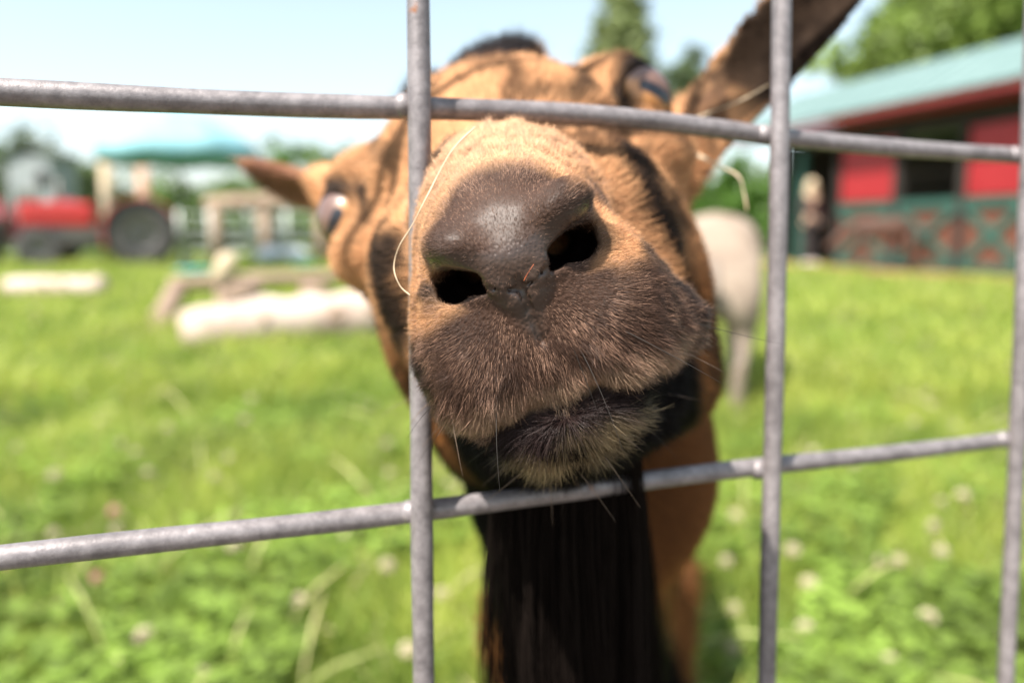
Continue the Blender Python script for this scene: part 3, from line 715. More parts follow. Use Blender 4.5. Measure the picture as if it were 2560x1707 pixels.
F += [(6 * n + j, 6 * n + (j + 1) % n, 7 * n + (j + 1) % n, 7 * n + j) for j in range(n)]
mb = MB(); mb.add(V, F); o = mb.build('canopy', m_canv, um, True); sm = o.modifiers.new('solid', 'SOLIDIFY'); sm.thickness = .006
MB().tube([(ux, d, 0), (ux, d, zt + .05)], .026, 10).build('pole', m_pole, um, True)
MB().ball((ux, d, zt + .08), (.04, .04, .07)).build('finial', m_pole, um, True)
MB().lathe((ux, d, 0), [(0, 0), (.30, 0), (.30, .05), (.06, .09), (.04, .30), (0, .30)], 20).build('base', m_pole, um, True)
for k in range(8):
    a = 2 * math.pi * k / 8
    MB().tube([(ux, d, zt - .02), (ux + R_ * .97 * math.cos(a), d + R_ * .97 * math.sin(a), zr - .0)], .008, 5).build('rib', m_pole, um)
m_gate = noise_mat('galvanised', (0.40, 0.44, 0.42), (0.50, 0.54, 0.50), 4, 0.45, 0.3)
d = 17.5; gt = empty('field_fence', (PX(430, d), d, 0), 'pale galvanised pipe field fence running behind the log frame', 'fence')
for px in (372, 400, 470, 560, 650, 740, 820): MB().tube([(PX(px, d), d, 0), (PX(px, d), d, 1.15)], .04, 8).build('post', m_gate, gt, True)
for z in (.25, .5, .75, 1.05): MB().tube([(PX(365, d), d, z), (PX(830, d), d, z)], .022, 8).build('rail', m_gate, gt, True)
m_post = noise_mat('tan_post', (0.42, 0.33, 0.22), (0.55, 0.44, 0.30), 5, 0.8)
tag(MB().tube([(PX(238, 20), 20, 0), (PX(238, 20), 20, PZ(345, 20))], [.17, .15], 10).build('wooden_post', m_post, None, True), 'tall tan wooden post behind the red tractor, left of the umbrella', 'post')
m_post2 = noise_mat('brown_post', (0.36, 0.22, 0.15), (0.46, 0.30, 0.21), 5, 0.8)
tag(MB().tube([(PX(325, 18.6), 18.6, 0), (PX(322, 18.6), 18.6, PZ(385, 18.6))], [.15, .14], 10).build('wooden_post', m_post2, None, True), 'brown wooden post under the umbrella\'s left side behind the tractor', 'post')
d = 23.5
sh = empty('shed', (PX(55, d), d, 0), 'small pale grey shed at the far left beyond the red machinery', 'shed')
m_shed = noise_mat('pale_shed', (0.22, 0.24, 0.25), (0.30, 0.32, 0.33), 2, 0.6); m_shroof = noise_mat('shed_roof', (0.08, 0.10, 0.08), (0.13, 0.15, 0.12), 3, 0.8)
MB().box((PX(55, d), d + .8, 1.45), (1.25, 1.4, 2.9)).build('wall', m_shed, sh)
mb = MB(); x0 = PX(55, d)
for sgn in (1, -1): mb.box((x0 + sgn * .36, d + .8, 3.05), (.86, 1.7, .06), 0, 0, sgn * math.radians(24))
mb.build('roof', m_shroof, sh)
MB().box((x0 - .1, d + .07, .95), (.7, .06, 1.9)).build('door', m_shroof, sh)
MB().box((x0 + .38, d + .07, 2.2), (.3, .06, .4)).build('window', m_dark, sh)

# ================================================================ tractors
m_trac = noise_mat('tractor_red', (0.42, 0.028, 0.028), (0.52, 0.045, 0.04), 3, 0.35)
m_trac2 = noise_mat('tractor_dull_red', (0.15, 0.025, 0.035), (0.25, 0.05, 0.06), 3, 0.5)
m_tyre = noise_mat('tyre', (0.055, 0.05, 0.05), (0.11, 0.10, 0.10), 8, 0.9)
m_grey = noise_mat('grey_metal', (0.20, 0.19, 0.18), (0.33, 0.31, 0.29), 4, 0.5, 0.2)
m_tan = noise_mat('tan_canvas', (0.55, 0.36, 0.16), (0.66, 0.46, 0.24), 6, 0.85)
m_steel = noise_mat('pale_rim', (0.16, 0.14, 0.14), (0.24, 0.21, 0.20), 6, 0.5)
def wheel(c, R_, wd, name, root, rz):
    prof = [(R_ * .55, -wd / 2), (R_ * .9, -wd / 2), (R_, -wd * .33), (R_, wd * .33), (R_ * .9, wd / 2), (R_ * .55, wd / 2)]
    mb = MB().lathe((0, 0, 0), prof, 30, 'X')
    for k in range(22):    # lugs
        a = 2 * math.pi * k / 22
        for s in (-1, 1):
            q = Vector((s * wd * .22, math.cos(a + s * .07) * R_ * 1.02, math.sin(a + s * .07) * R_ * 1.02)); mb.box(q, (wd * .48, R_ * .09, R_ * .09), 0, a + s * .07)
    R3 = Matrix.Rotation(rz, 4, 'Z'); 
    for i, q in enumerate(mb.v): mb.v[i] = tuple(Vector(c) + (R3 @ Vector(q)))
    o = mb.build(name, m_tyre, root)
    rb = MB().lathe((0, 0, 0), [(0, wd * .30), (R_ * .15, wd * .30), (R_ * .2, wd * .12), (R_ * .5, wd * .18), (R_ * .56, wd * .42), (R_ * .56, -wd * .42), (R_ * .5, -wd * .18), (R_ * .2, -wd * .12), (R_ * .15, -wd * .3), (0, -wd * .3)], 24, 'X')
    for i, q in enumerate(rb.v): rb.v[i] = tuple(Vector(c) + (R3 @ Vector(q)))
    rb.build('rim', m_steel, o, True)
def tractor(loc, rz, label, red, cover):
    """built about the origin, nose along local +y"""
    root = empty('tractor', (0, 0, 0), label, 'tractor', 'red tractors at the far left')
    for s in (-1, 1):
        wheel((s * .72, -.55, .66), .66, .36, 'rear_wheel', root, 0); wheel((s * .60, 1.30, .38), .38, .22, 'front_wheel', root, 0)
        mb = MB(); pts = []
        for k in range(9):
            a = math.radians(-20 + k * 22); pts.append((math.cos(a), math.sin(a)))
        for k in range(8):
            (c0, s0), (c1, s1) = pts[k], pts[k + 1]; r = .74
            mb.add([(s * .50, -.55 + c0 * r, .66 + s0 * r), (s * .95, -.55 + c0 * r, .66 + s0 * r), (s * .95, -.55 + c1 * r, .66 + s1 * r), (s * .50, -.55 + c1 * r, .66 + s1 * r)], [(0, 1, 2, 3)])
        o = mb.build('fender', red, root); sm = o.modifiers.new('solid', 'SOLIDIFY'); sm.thickness = .03
    MB().box((0, .95, 1.02), (.56, 1.35, .50)).build('hood', red, root, False, .08)
    MB().box((0, 1.64, .98), (.48, .03, .42)).build('grille', m_grey, root)
    for s in (-1, 1): MB().lathe((s * .2, 1.67, 1.12), [(0, .0), (.06, .0)], 12).ball((s * .2, 1.66, 1.12), (.06, .03, .06)).build('headlight', m_steel, root, True)
    MB().box((0, .5, .66), (.42, 2.1, .34)).build('chassis', m_grey, root)
    MB().box((0, -.55, .70), (1.1, .22, .22)).build('axle', m_grey, root)
    MB().box((0, 1.30, .42), (1.1, .12, .12)).build('axle', m_grey, root)
    MB().box((0, -.62, 1.02), (.46, .42, .10)).box((0, -.84, 1.22), (.46, .08, .36)).build('seat', m_tyre, root, False, .03)
    MB().box((0, -.95, .80), (.90, .30, .55)).build('rear_box', red, root, False, .03)
    mb = MB(); mb.tube([(0, .25, 1.1), (0, -.05, 1.38)], .02, 6)
    mb.tube([(0.18 * math.cos(k * math.pi / 8), -.05 + .12 * math.sin(k * math.pi / 8), 1.38 + .13 * math.sin(k * math.pi / 8)) for k in range(17)], .014, 6)
    mb.build('steering_wheel', m_tyre, root, True)
    MB().tube([(.18, .9, 1.2), (.18, .9, 1.75)], .035, 8).build('exhaust', m_grey, root, True)
    if cover:
        mb = MB(); 
        for k in range(8):
            a0, a1 = math.pi * k / 8, math.pi * (k + 1) / 8
            mb.add([(.34 * math.cos(a0), .75, 1.28 + .26 * math.sin(a0)), (.34 * math.cos(a1), .75, 1.28 + .26 * math.sin(a1)), (.34 * math.cos(a1), 1.55, 1.28 + .26 * math.sin(a1)), (.34 * math.cos(a0), 1.55, 1.28 + .26 * math.sin(a0))], [(0, 1, 2, 3)])
        o = mb.build('canvas_cover', m_tan, root, True); sm = o.modifiers.new('solid', 'SOLIDIFY'); sm.thickness = .02
    root.location = loc; root.rotation_euler = (0, 0, rz)
    return root
tractor((PX(238, 17.0), 17.0, 0), math.radians(118), 'bright red tractor with big dark rear tyres left of the teal umbrella', m_trac, False)
tractor((PX(45, 18.3), 18.3, 0), math.radians(35), 'duller red tractor cut by the left edge of the view', m_trac2, False)

# ================================================================ the brown goat
def surface_nets(D, ax):
    nx, ny, nz = D.shape; ins = D < 0
    act = np.zeros((nx - 1, ny - 1, nz - 1), bool); cnt = np.zeros(act.shape, np.int8)
    for dx in (0, 1):
        for dy in (0, 1):
            for dz in (0, 1): cnt += ins[dx:nx - 1 + dx, dy:ny - 1 + dy, dz:nz - 1 + dz]
    act = (cnt > 0) & (cnt < 8); I, J, K = np.nonzero(act); n = len(I)
    idm = np.full(act.shape, -1, np.int32); idm[I, J, K] = np.arange(n)
    S = np.zeros((n, 3)); Cn = np.zeros(n)
    cs = [(a, b, c) for a in (0, 1) for b in (0, 1) for c in (0, 1)]
    for a in cs:
        for k in range(3):
            if a[k]: continue
            b = list(a); b[k] = 1
            d0 = D[I + a[0], J + a[1], K + a[2]]; d1 = D[I + b[0], J + b[1], K + b[2]]
            m = (d0 < 0) != (d1 < 0); t = np.where(m, d0 / np.where(m, d0 - d1, 1), 0)
            for q, (g_, idx) in enumerate(zip(ax, (I, J, K))):
                p0 = g_[idx + a[q]]; p1 = g_[idx + b[q]]; S[:, q] += np.where(m, p0 + (p1 - p0) * t, 0)
            Cn += m
    V = S / Cn[:, None]; F = []
    for k in range(3):
        sl0 = [slice(None)] * 3; sl1 = [slice(None)] * 3; sl0[k] = slice(0, -1); sl1[k] = slice(1, None)
        a = ins[tuple(sl0)]; b = ins[tuple(sl1)]; A, B, C_ = np.nonzero(a != b); flip = a[A, B, C_]
        o = [i for i in range(3) if i != k]; ok = np.ones(len(A), bool); P = [A, B, C_]
        for i in o: ok &= (P[i] > 0) & (P[i] < D.shape[i] - 1)
        P = [p[ok] for p in P]; flip = flip[ok]
        def cell(u, v):
            q = [p.copy() for p in P]; q[o[0]] -= u; q[o[1]] -= v; return idm[q[0], q[1], q[2]]
        Q = np.stack([cell(0, 0), cell(1, 0), cell(1, 1), cell(0, 1)], 1)
        if k == 1: flip = ~flip
        Q[~flip] = Q[~flip][:, ::-1]; F.append(Q)
    return V, np.concatenate(F)

AX = (axis_steps((-20, -8, .35), (-8, -4.6, .18), (-4.6, -2.4, .09), (-2.4, 2.4, .06), (2.4, 4.6, .09), (4.6, 8, .18), (8, 20, .35), (20, 46, 1.3)),
      axis_steps((-86, -13, 1.2), (-13, -6, .25), (-6, -1.8, .09), (-1.8, 2.2, .06), (2.2, 4.2, .09), (4.2, 10.5, .18), (10.5, 14, .35)),
      axis_steps((-150, -30, 1.3), (-30, -18, .38), (-18, -6.5, .19), (-6.5, -2.4, .09), (-2.4, .6, .06)))
D = np.full([len(a) for a in AX], 50, np.float32)
for kind, data, k, sub, bb in PR:
    mg = k + 1.6 + (2.5 if bb[0][1] < -12 else 0); sl = []
    for q in range(3):
        lo = np.searchsorted(AX[q], bb[0][q] - mg); hi = np.searchsorted(AX[q], bb[1][q] + mg); sl.append(slice(max(lo - 1, 0), hi + 1))
    X = AX[0][sl[0]][:, None, None]; Y = AX[1][sl[1]][None, :, None]; Z = AX[2][sl[2]][None, None, :]
    X, Y, Z = np.broadcast_arrays(X, Y, Z)
    D[tuple(sl)] = blend(D[tuple(sl)], prim_d(kind, data, X, Y, Z), np.float32(k), sub)
GV, GF = surface_nets(D, AX); del D

def vnormals(V, F):
    n = np.cross(V[F[:, 2]] - V[F[:, 0]], V[F[:, 3]] - V[F[:, 1]]); N = np.zeros_like(V)
    for i in range(4):
        for c in range(3): N[:, c] += np.bincount(F[:, i], n[:, c], len(V))
    return N / (np.linalg.norm(N, axis=1)[:, None] + 1e-12), np.linalg.norm(n, axis=1) / 2
# keep the outer skin only (largest connected piece)
lab = np.arange(len(GV))
for _ in range(400):
    m = lab[GF].min(1); new = lab.copy()
    for i in range(4): np.minimum.at(new, GF[:, i], m)
    new = new[new]
    if (new == lab).all(): break
    lab = new
u, c_ = np.unique(lab, return_counts=True); keep = lab == u[c_.argmax()]
mp = -np.ones(len(GV), int); mp[keep] = np.arange(keep.sum()); GF = mp[GF[keep[GF[:, 0]]]]; GV = GV[keep]
GN, GA = vnormals(GV, GF)
if np.sum(GN * (GV - GV.mean(0))) < 0: GF = GF[:, ::-1]; GN = -GN

def sst(x, a, b):
    t = np.clip((x - a) / (b - a), 0, 1); return t * t * (3 - 2 * t)
def blobf(P, c, r, soft=0.35, axes=None):
    q = P - np.array(c, float)
    if axes is not None: q = q @ np.array(axes).T
    d = np.sqrt(sum((q[:, i] / r[i]) ** 2 for i in range(3))); return 1 - sst(d, 1 - soft, 1 + soft)
def segf(P, pts, r, soft=0.4):
    best = np.full(len(P), 9.0)
    for a, b in zip(pts[:-1], pts[1:]):
        a = np.array(a, float); b = np.array(b, float); ab = b - a; t = np.clip(((P - a) @ ab) / (ab @ ab), 0, 1)
        best = np.minimum(best, np.linalg.norm(P - a - t[:, None] * ab, axis=1) / r)
    return 1 - sst(best, 1 - soft, 1 + soft)
def wob(P, f, s):
    r = np.random.default_rng(s); v = 0
    for k in range(7):
        d = r.standard_normal(3); d /= np.linalg.norm(d); v = v + np.sin(P @ d * f * (0.7 + r.random()) + r.random() * 6.28)
    return v / 3.0

C_TAN = np.array([0.58, 0.305, 0.150]); C_LTAN = np.array([0.66, 0.44, 0.28]); C_ORG = np.array([0.34, 0.135, 0.045]); C_BRN = np.array([0.036, 0.020, 0.018]); C_BLK = np.array([0.008, 0.0065, 0.0065]); C_CHN = np.array([0.50, 0.36, 0.20])
def coat(P):
    """coat colour pattern of the goat plus painted ear and nostril shade, by place on the head (cm)"""
    n = len(P); x, y, z = P.T; ww = wob(P, 1.3, 1); w2 = wob(P, 3.2, 2)
    c = np.tile(C_TAN, (n, 1))
    def mix(c, col, t): return c * (1 - t[:, None]) + np.asarray(col) * t[:, None]
    c = mix(c, C_ORG, sst(-y + 0.45 * ww, -1.2, 2.5) * sst(-z, 4.5, 7.5))         # deeper orange low on the cheeks
    c = mix(c, C_LTAN, blobf(P + 0.15 * ww[:, None], (0, 3.2, -3.2), (2.6, 1.5, 2.6), .6) * 0.5)
    c = mix(c, C_ORG * .6, sst(-y, 5, 8) * sst(-z, 8, 11))
    st = wob(P * np.array([1.5, 1.1, .45]), 1.3, 47) + .45 * wob(P * np.array([2.4, 1.8, .6]), 3.6, 42)
    c = mix(c, np.array([.05, .022, .012]), .85 * sst(st, .10, 1.25) * sst(-z, 5.0, 7.5) * (y > -6)); c = c * (1 + .16 * np.clip(wob(P, .8, 44), -1.5, 1.5))[:, None]
    # facial markings
    dk = np.zeros(n); Pw = P + 0.16 * np.stack([ww, w2, wob(P, 2.1, 3)], 1)
    for s in (1, -1):
        m = (np.sign(x) == s)
        S_ = lambda pts: [(s * a, b, q) for a, b, q in pts]
        dk = np.maximum(dk, m * 0.97 * segf(Pw, S_([(3.9, 2.7, -8.0), (3.75, 1.9, -6.9), (3.8, .8, -6.7), (3.9, -.1, -7.4)]), .64, .45))
        dk = np.maximum(dk, m * 0.85 * segf(Pw, S_([(3.9, -.1, -7.4), (4.4, -1.2, -9.2), (4.6, -2.6, -10.6)]), .42, .6))
        dk = np.maximum(dk, m * 0.75 * segf(Pw, S_([(4.6, 4.3, -11.3), (4.2, 3.2, -9.2), (4.0, 2.6, -8.0)]), .30, .5))
        dk = np.maximum(dk, m * 0.95 * segf(Pw, S_([(4.5, 4.9, -12.0), (4.35, 4.0, -11.4)]), .42, .4))
        dk = np.maximum(dk, m * 0.88 * segf(Pw, S_([(3.4, 6.5, -12.6), (3.4, 5.4, -11.4), (2.7, 5.0, -10.4), (1.5, 5.1, -10.0)]), .46, .6))
        dk = np.maximum(dk, m * 0.50 * segf(Pw, S_([(3.0, 4.6, -9.3), (3.2, 3.3, -7.6), (3.2, 2.2, -5.9)]), .22, .6))
        dk = np.maximum(dk, 0.95 * (1 - sst(np.linalg.norm(P - EYE[s], axis=1), EYE_R + .22, EYE_R + .48)))
        # ears: right cup's inner shade painted into the coat, left inside pink-brown
        if s < 0: dk = np.maximum(dk, .95 * np.maximum(blobf(Pw, (-3.4, 2.0, -6.6), (.8, .9, 1.2), .4), blobf(Pw, (-3.6, .4, -6.7), (.7, 1.3, 1.2), .5)))
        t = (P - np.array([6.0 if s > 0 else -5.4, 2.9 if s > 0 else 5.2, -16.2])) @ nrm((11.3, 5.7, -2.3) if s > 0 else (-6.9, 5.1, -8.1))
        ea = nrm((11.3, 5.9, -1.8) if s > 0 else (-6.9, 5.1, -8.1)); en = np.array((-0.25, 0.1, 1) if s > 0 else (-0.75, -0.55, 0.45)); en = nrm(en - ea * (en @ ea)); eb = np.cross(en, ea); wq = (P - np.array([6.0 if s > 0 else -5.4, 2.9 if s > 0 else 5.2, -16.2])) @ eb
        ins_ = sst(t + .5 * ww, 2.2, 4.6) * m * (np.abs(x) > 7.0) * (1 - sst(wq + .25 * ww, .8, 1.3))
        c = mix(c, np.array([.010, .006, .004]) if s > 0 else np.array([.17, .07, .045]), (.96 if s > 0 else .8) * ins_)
    dk = np.maximum(dk, blobf(Pw, (0.9, 8.8, -15.3), (2.2, 1.4, 2.5), .25)); dk = np.maximum(dk, blobf(Pw, (-1.8, 9.6, -17.4), (1.7, 2.0, 1.9), .25))
    dk = np.maximum(dk, 0.6 * segf(Pw, [(0.6, 8.3, -14.4), (-.3, 7.4, -12.6), (-1.1, 6.5, -10.8)], .28, .7))
    c = mix(c, C_BLK * 1.4, dk)
    # muzzle
    pad = blobf(P + 0.10 * w2[:, None], (0.12, 0.75, -0.6), (1.72, 1.92, 2.3), .16)
    for s in (1, -1): pad = np.maximum(pad, blobf(P + .06 * w2[:, None], ((1.34 if s > 0 else 1.12) * s, 1.05, -.5), (.60 if s > 0 else .52, .56, .95), .25))
    lip = sst(-y + 0.2 * ww, -.1, .4) * sst(z, -4.2, -2.6)
    side = sst(np.abs(x + .05), 1.72, 2.1) * sst(y + .15 * ww, -.75, -.1) * .8
    mz = np.maximum(pad, lip * (1 - .0 * side)) * (1 - 0.85 * side * (1 - pad))
    mz = np.maximum(mz, 0.95 * blobf(Pw, (2.3, 1.5, -2.5), (.45, .5, .8), .5))
    c = mix(c, C_BRN, np.clip(mz, 0, 1) * .93)
    spots = [((2.9, -.3, -2.1), .5), ((3.3, -1.0, -3.0), .75), ((3.3, -1.9, -3.4), .8), ((-3.0, -1.5, -1.7), .6), ((-2.9, -2.2, -2.2), .5), ((-1.95, .45, -1.2), .22)]
    sp = np.zeros(n)
    for q, r in spots: sp = np.maximum(sp, blobf(Pw, q, (r, r, r * 1.3), .5))
    c = mix(c, C_BLK * 3, sp * .85)
    # pale fringe on the lip edge, black below the mouth, tan chin tuft
    c = mix(c, C_LTAN * .7, .50 * sst(-y, 1.95, 2.35) * (1 - sst(-y, 2.7, 2.85)) * sst(z, -3.2, -1.5))
    und = sst(-y, 2.75, 2.95) * sst(-y + np.abs(x) * -.55 - z * .10, .2, 1.6) * (1 - sst(np.abs(x), 3.3, 4.3) * sst(-z, 7.5, 9.5)) * (1 - sst(-y, 5.5, 8.0) * sst(x, -.3, .9))
    c = mix(c, C_BLK, und)
    c = mix(c, C_BRN * .7, .9 * blobf(P, (0, -2.95, -.9), (1.6, .3, 1.2), .4))
    c = mix(c, C_CHN * .75, .75 * blobf(P, (0.15, -3.62, -1.35), (1.8, .40, 1.3), .45) * (wob(P, 9.0, 8) > -.3))
    c = mix(c, C_BLK, blobf(P, (-6.2, -15.5, -17), (5.9, 14, 14), .15) * (y < -4))
    ho = np.maximum(blobf(P, (1.2, .22, -1.6), (.95, .55, 1.3), .35), blobf(P, (-1.2, .22, -1.6), (.95, .55, 1.3), .35))  # nostril hollows: shade put into the colour as near-black
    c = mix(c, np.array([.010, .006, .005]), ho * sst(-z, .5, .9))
    return c
def wetness(P):
    d = np.minimum(blobf(P, (0, -.25, -.1), (.30 + .35 * sst(P[:, 1], -.9, 0), .95, .9), .4) + segf(P, [(.02, -.6, -.2), (.05, -1.2, -.35)], .10, .3) + .22 * blobf(P, (0, .75, 0), (1.7, 1.0, 1.4), .4) + blobf(P, (.92, .62, -.3), (.95, .27, .8), .4, np.array([nrm((1, .38, 0)), nrm((-.38, 1, 0)), (0, 0, 1)])) + blobf(P, (-.92, .62, -.3), (.95, .27, .8), .4, np.array([nrm((1, -.38, 0)), nrm((.38, 1, 0)), (0, 0, 1)])), 1)
    return d

m_hide = attr_mat('goat_hide', 0.65, 0.12, noise=60, wet=True)
GW = head_to_world(GV)
wet = wetness(GV)
goat = empty('goat', (0.10, 0.95, 0.0), 'black-bearded brown goat poking its muzzle through the wire fence', 'goat')
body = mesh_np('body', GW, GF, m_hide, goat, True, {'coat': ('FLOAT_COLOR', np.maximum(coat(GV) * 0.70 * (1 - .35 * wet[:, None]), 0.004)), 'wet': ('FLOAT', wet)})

# ---- eyes
m_eye, t_, b_ = new_mat('goat_eye')
a_ = t_.nodes.new('ShaderNodeAttribute'); a_.attribute_name = 'coat'; t_.links.new(a_.outputs['Color'], b_.inputs['Base Color'])
b_.inputs['Roughness'].default_value = .4; b_.inputs['Coat Weight'].default_value = 0.35; b_.inputs['Coat Roughness'].default_value = 0.03
PUP = {1: ((0.196, 0.173, 0.965), (0.717, -0.345, 0.606)), -1: ((-0.097, 0.119, 0.988), (-0.523, -0.384, 0.761))}
for s in (1, -1):
    mb = MB().ball((0, 0, 0), EYE_R, 96, 64); Q = np.array(mb.v); dd = Q / EYE_R
    e0, e1 = [nrm(e) for e in PUP[s]]; ab = e1 - e0; t = np.clip(((dd - e0) @ ab) / (ab @ ab), 0, 1); q = e0 + t[:, None] * ab; q /= np.linalg.norm(q, axis=1)[:, None]
    ds = np.linalg.norm(dd - q, axis=1); o_ = nrm(e0 + e1); rad = np.linalg.norm(dd - o_, axis=1); up = nrm(np.cross(ab, o_)); 
    if up[1] < 0: up = -up
    k_ = sst((dd - q) @ up, -.1, .25)[:, None]
    col = np.array([0.42, 0.19, 0.06]) * (1 - k_) + np.array([0.14, 0.08, 0.065]) * k_
    pup = 1 - sst(ds, .15, .20); col = col * (1 - pup[:, None]) + np.array([.006, .008, .014]) * pup[:, None]
    rim = sst(rad, 1.10, 1.22); col = col * (1 - rim[:, None]) + np.array([.03, .02, .02]) * rim[:, None]
    mesh_np('eye', head_to_world(Q + EYE[s]), np.array([f for f in mb.f]), m_eye, goat, True, {'coat': ('FLOAT_COLOR', col)})

# ---- fur
m_fur = attr_mat('goat_fur', 0.40, 0.27)
m_coat = attr_mat('goat_coat_fur', 0.6, 0.10)
m_beard = attr_mat('beard_hair', 0.7, 0.02)
def strands(name, root, dirs, bendv, L, rad, col, parent, mat, npts=4, tip=0.25, wave=0.0):
    """root, dirs, bendv: (n,3) head frame cm; every strand is a tapering curve"""
    n = len(root); t = np.linspace(0, 1, npts)[None, :, None]
    P = root[:, None] + dirs[:, None] * (L[:, None, None] * t) + bendv[:, None] * (L[:, None, None] * t ** 2)
    if wave:
        ph = np.stack([wob(root, 1.6, 51 + q) * 2.2 for q in range(3)], 1)[:, None]
        P = P + wave * np.sin(t * np.array([5.0, 0, 6.5]) + ph) * t * np.array([1, 0, 1])
    Wd = head_to_world(P.reshape(-1, 3)).astype(np.float32)
    h = bpy.data.hair_curves.new(name); h.add_curves([npts] * n)
    h.attributes['position'].data.foreach_set('vector', Wd.ravel())
    ra = h.attributes.new('radius', 'FLOAT', 'POINT')
    R_ = (rad[:, None] / 100) * (1 - (1 - tip) * np.linspace(0, 1, npts)[None] ** 1.5); ra.data.foreach_set('value', R_.astype(np.float32).ravel())
    ca = h.attributes.new('coat', 'FLOAT_COLOR', 'CURVE'); cc = np.ones((n, 4), np.float32); cc[:, :3] = col; ca.data.foreach_set('color', cc.ravel())
    h.materials.append(mat); return put(bpy.data.objects.new(name, h), parent)

def scatter(dens, seed):
    r = np.random.default_rng(seed); fc = GV[GF].mean(1); ar = GA
    lam = dens(fc, GN[GF[:, 0]]) * ar; cnt = r.poisson(lam); fi = np.repeat(np.arange(len(GF)), cnt); n = len(fi)
    u = r.random(n)[:, None]; v = r.random(n)[:, None]; q = GF[fi]
    def bl(A): return (A[q[:, 0]] * (1 - u) * (1 - v) + A[q[:, 1]] * u * (1 - v) + A[q[:, 2]] * u * v + A[q[:, 3]] * (1 - u) * v)
    P = bl(GV); Nn = bl(GN); Nn /= np.linalg.norm(Nn, axis=1)[:, None] + 1e-9
    return P, Nn, r

def flow(P, Nn):
    v = P - np.array([0, 0.35, 1.4]); low = sst(-P[:, 1], 2.6, 2.9)[:, None] * sst(P[:, 2], -6, -3)[:, None]
    v2 = P - np.array([0, -2.5, 0.3]); v = v / np.linalg.norm(v, axis=1)[:, None] * (1 - low) + v2 / np.linalg.norm(v2, axis=1)[:, None] * low
    t = v - Nn * (v * Nn).sum(1)[:, None]; return t / (np.linalg.norm(t, axis=1)[:, None] + 1e-6)

GDOWN = nrm(world_to_head((CAM_LOC + np.array([0, 0, -1.0]))[None])[0] - world_to_head(CAM_LOC[None])[0])
def is_nose(P): return P[:, 2] > -5.5
def fur(name, dens, seed, lenf, radf, liftf, jit, npts=4, colf=None, mat=None):
    P, Nn, r = scatter(dens, seed); n = len(P); F_ = flow(P, Nn); mk = (is_nose(P) * sst(np.hypot(P[:, 0], P[:, 1] - .6), 1.6, 2.6))[:, None]; L = lenf(P) * (0.65 + 0.6 * r.random(n)) * (1 + .35 * mk[:, 0] * np.clip(wob(P, 8.0, 61), -1, 1)); lift = liftf(P)[:, None]
    dr = F_ * np.cos(lift) + Nn * np.sin(lift) + r.standard_normal((n, 3)) * jit + mk * .28 * np.stack([wob(P, 9.0, 62 + q) for q in range(3)], 1); dr /= np.linalg.norm(dr, axis=1)[:, None]
    bend = F_ * .25 - Nn * .22 * (lift > .2) + r.standard_normal((n, 3)) * jit * .6
    # shorten and turn strands that would cross a wire
    for a, b in WIRES:
        ab = b - a; tip_ = P + dr * L[:, None] * .8; t = np.clip(((tip_ - a) @ ab) / (ab @ ab), 0, 1); v = tip_ - a - t[:, None] * ab; dd_ = np.linalg.norm(v, axis=1)
        near = dd_ < .34; L = np.where(near, L * .35, L)
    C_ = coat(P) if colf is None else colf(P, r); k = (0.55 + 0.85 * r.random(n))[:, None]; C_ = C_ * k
    # ticked coat: single pale or dark hairs among the others
    pale = (r.random(n) < (.21 + .25 * wob(P, 7.0, 12)) * (1 - .75 * blobf(P, (0, .9, -.2), (1.8, 1.0, 1.5), .4))) & is_nose(P) & (C_.max(1) > .03) & (P[:, 1] > -2.8); C_[pale] = C_[pale] * .35 + np.array([.46, .27, .185]) * .62 * (0.6 + .6 * r.random(pale.sum()))[:, None]
    print(name, n)
    strands(name, P - Nn * .01, dr, bend, L, radf(P) * (0.7 + .6 * r.random(n)), np.clip(C_, .003, .9), goat, mat or m_fur, npts); return n

nostril_free = lambda P: 1 - np.maximum(blobf(P, (1.25, .30, -1.2), (.62, .34, 1.1), .15), blobf(P, (-1.25, .30, -1.2), (.62, .34, 1.1), .15))
def dens_muz(P, Nn):
    z = sst(P[:, 2], -6.2, -5.6); return 1600 * z * (1 - 0.985 * np.clip(wetness(P) - .22 * blobf(P, (0, .75, 0), (1.7, 1.0, 1.4), .4), 0, 1)) * nostril_free(P) * (1 + .6 * blobf(P, (0, 1.1, 0), (1.9, 1.3, 1.6), .4))
def len_muz(P):
    x, y, z = P.T; L = .065 + .10 * np.clip(np.hypot(x, y - .5) - 1.2, 0, 2.5) + .10 * sst(-y, 1.4, 2.3) + .15 * sst(-y, 2.8, 3.4); return L * (1 - .35 * sst(-y, 2.1, 2.5) * (y > -2.8) * (np.abs(x) < 1.4)) + .08 * sst(-z, 2, 5)
fur('muzzle_fur', dens_muz, 1, len_muz, lambda P: .0034 + .0020 * sst(-P[:, 1], 1.4, 2.8) + .0012 * sst(-P[:, 2], 1.5, 4), lambda P: .45 + .35 * sst(-P[:, 1], 1.6, 2.8), .16)
def dens_head(P, Nn):
    x, y, z = P.T; d = 290 * (1 - sst(z, -6.2, -5.6)) * sst(z, -27, -22) * sst(y, -17, -13)
    for s in (1, -1): d = d * sst(np.linalg.norm(P - EYE[s], axis=1), EYE_R + .18, EYE_R + .36)
    return d
fur('coat_fur', dens_head, 2, lambda P: .50 + .4 * sst(P[:, 1], 6, 8.5) - .35 * (np.abs(P[:, 0]) > 7.5), lambda P: np.full(len(P), .0095), lambda P: np.full(len(P), .20), .11, mat=m_coat)
fur('body_fur', lambda P, Nn: 5.0 * (1 - sst(P[:, 1], -17, -13) * sst(P[:, 2], -27, -22)), 3, lambda P: np.full(len(P), 2.2), lambda P: np.full(len(P), .035), lambda P: np.full(len(P), .25), .12, mat=m_coat)
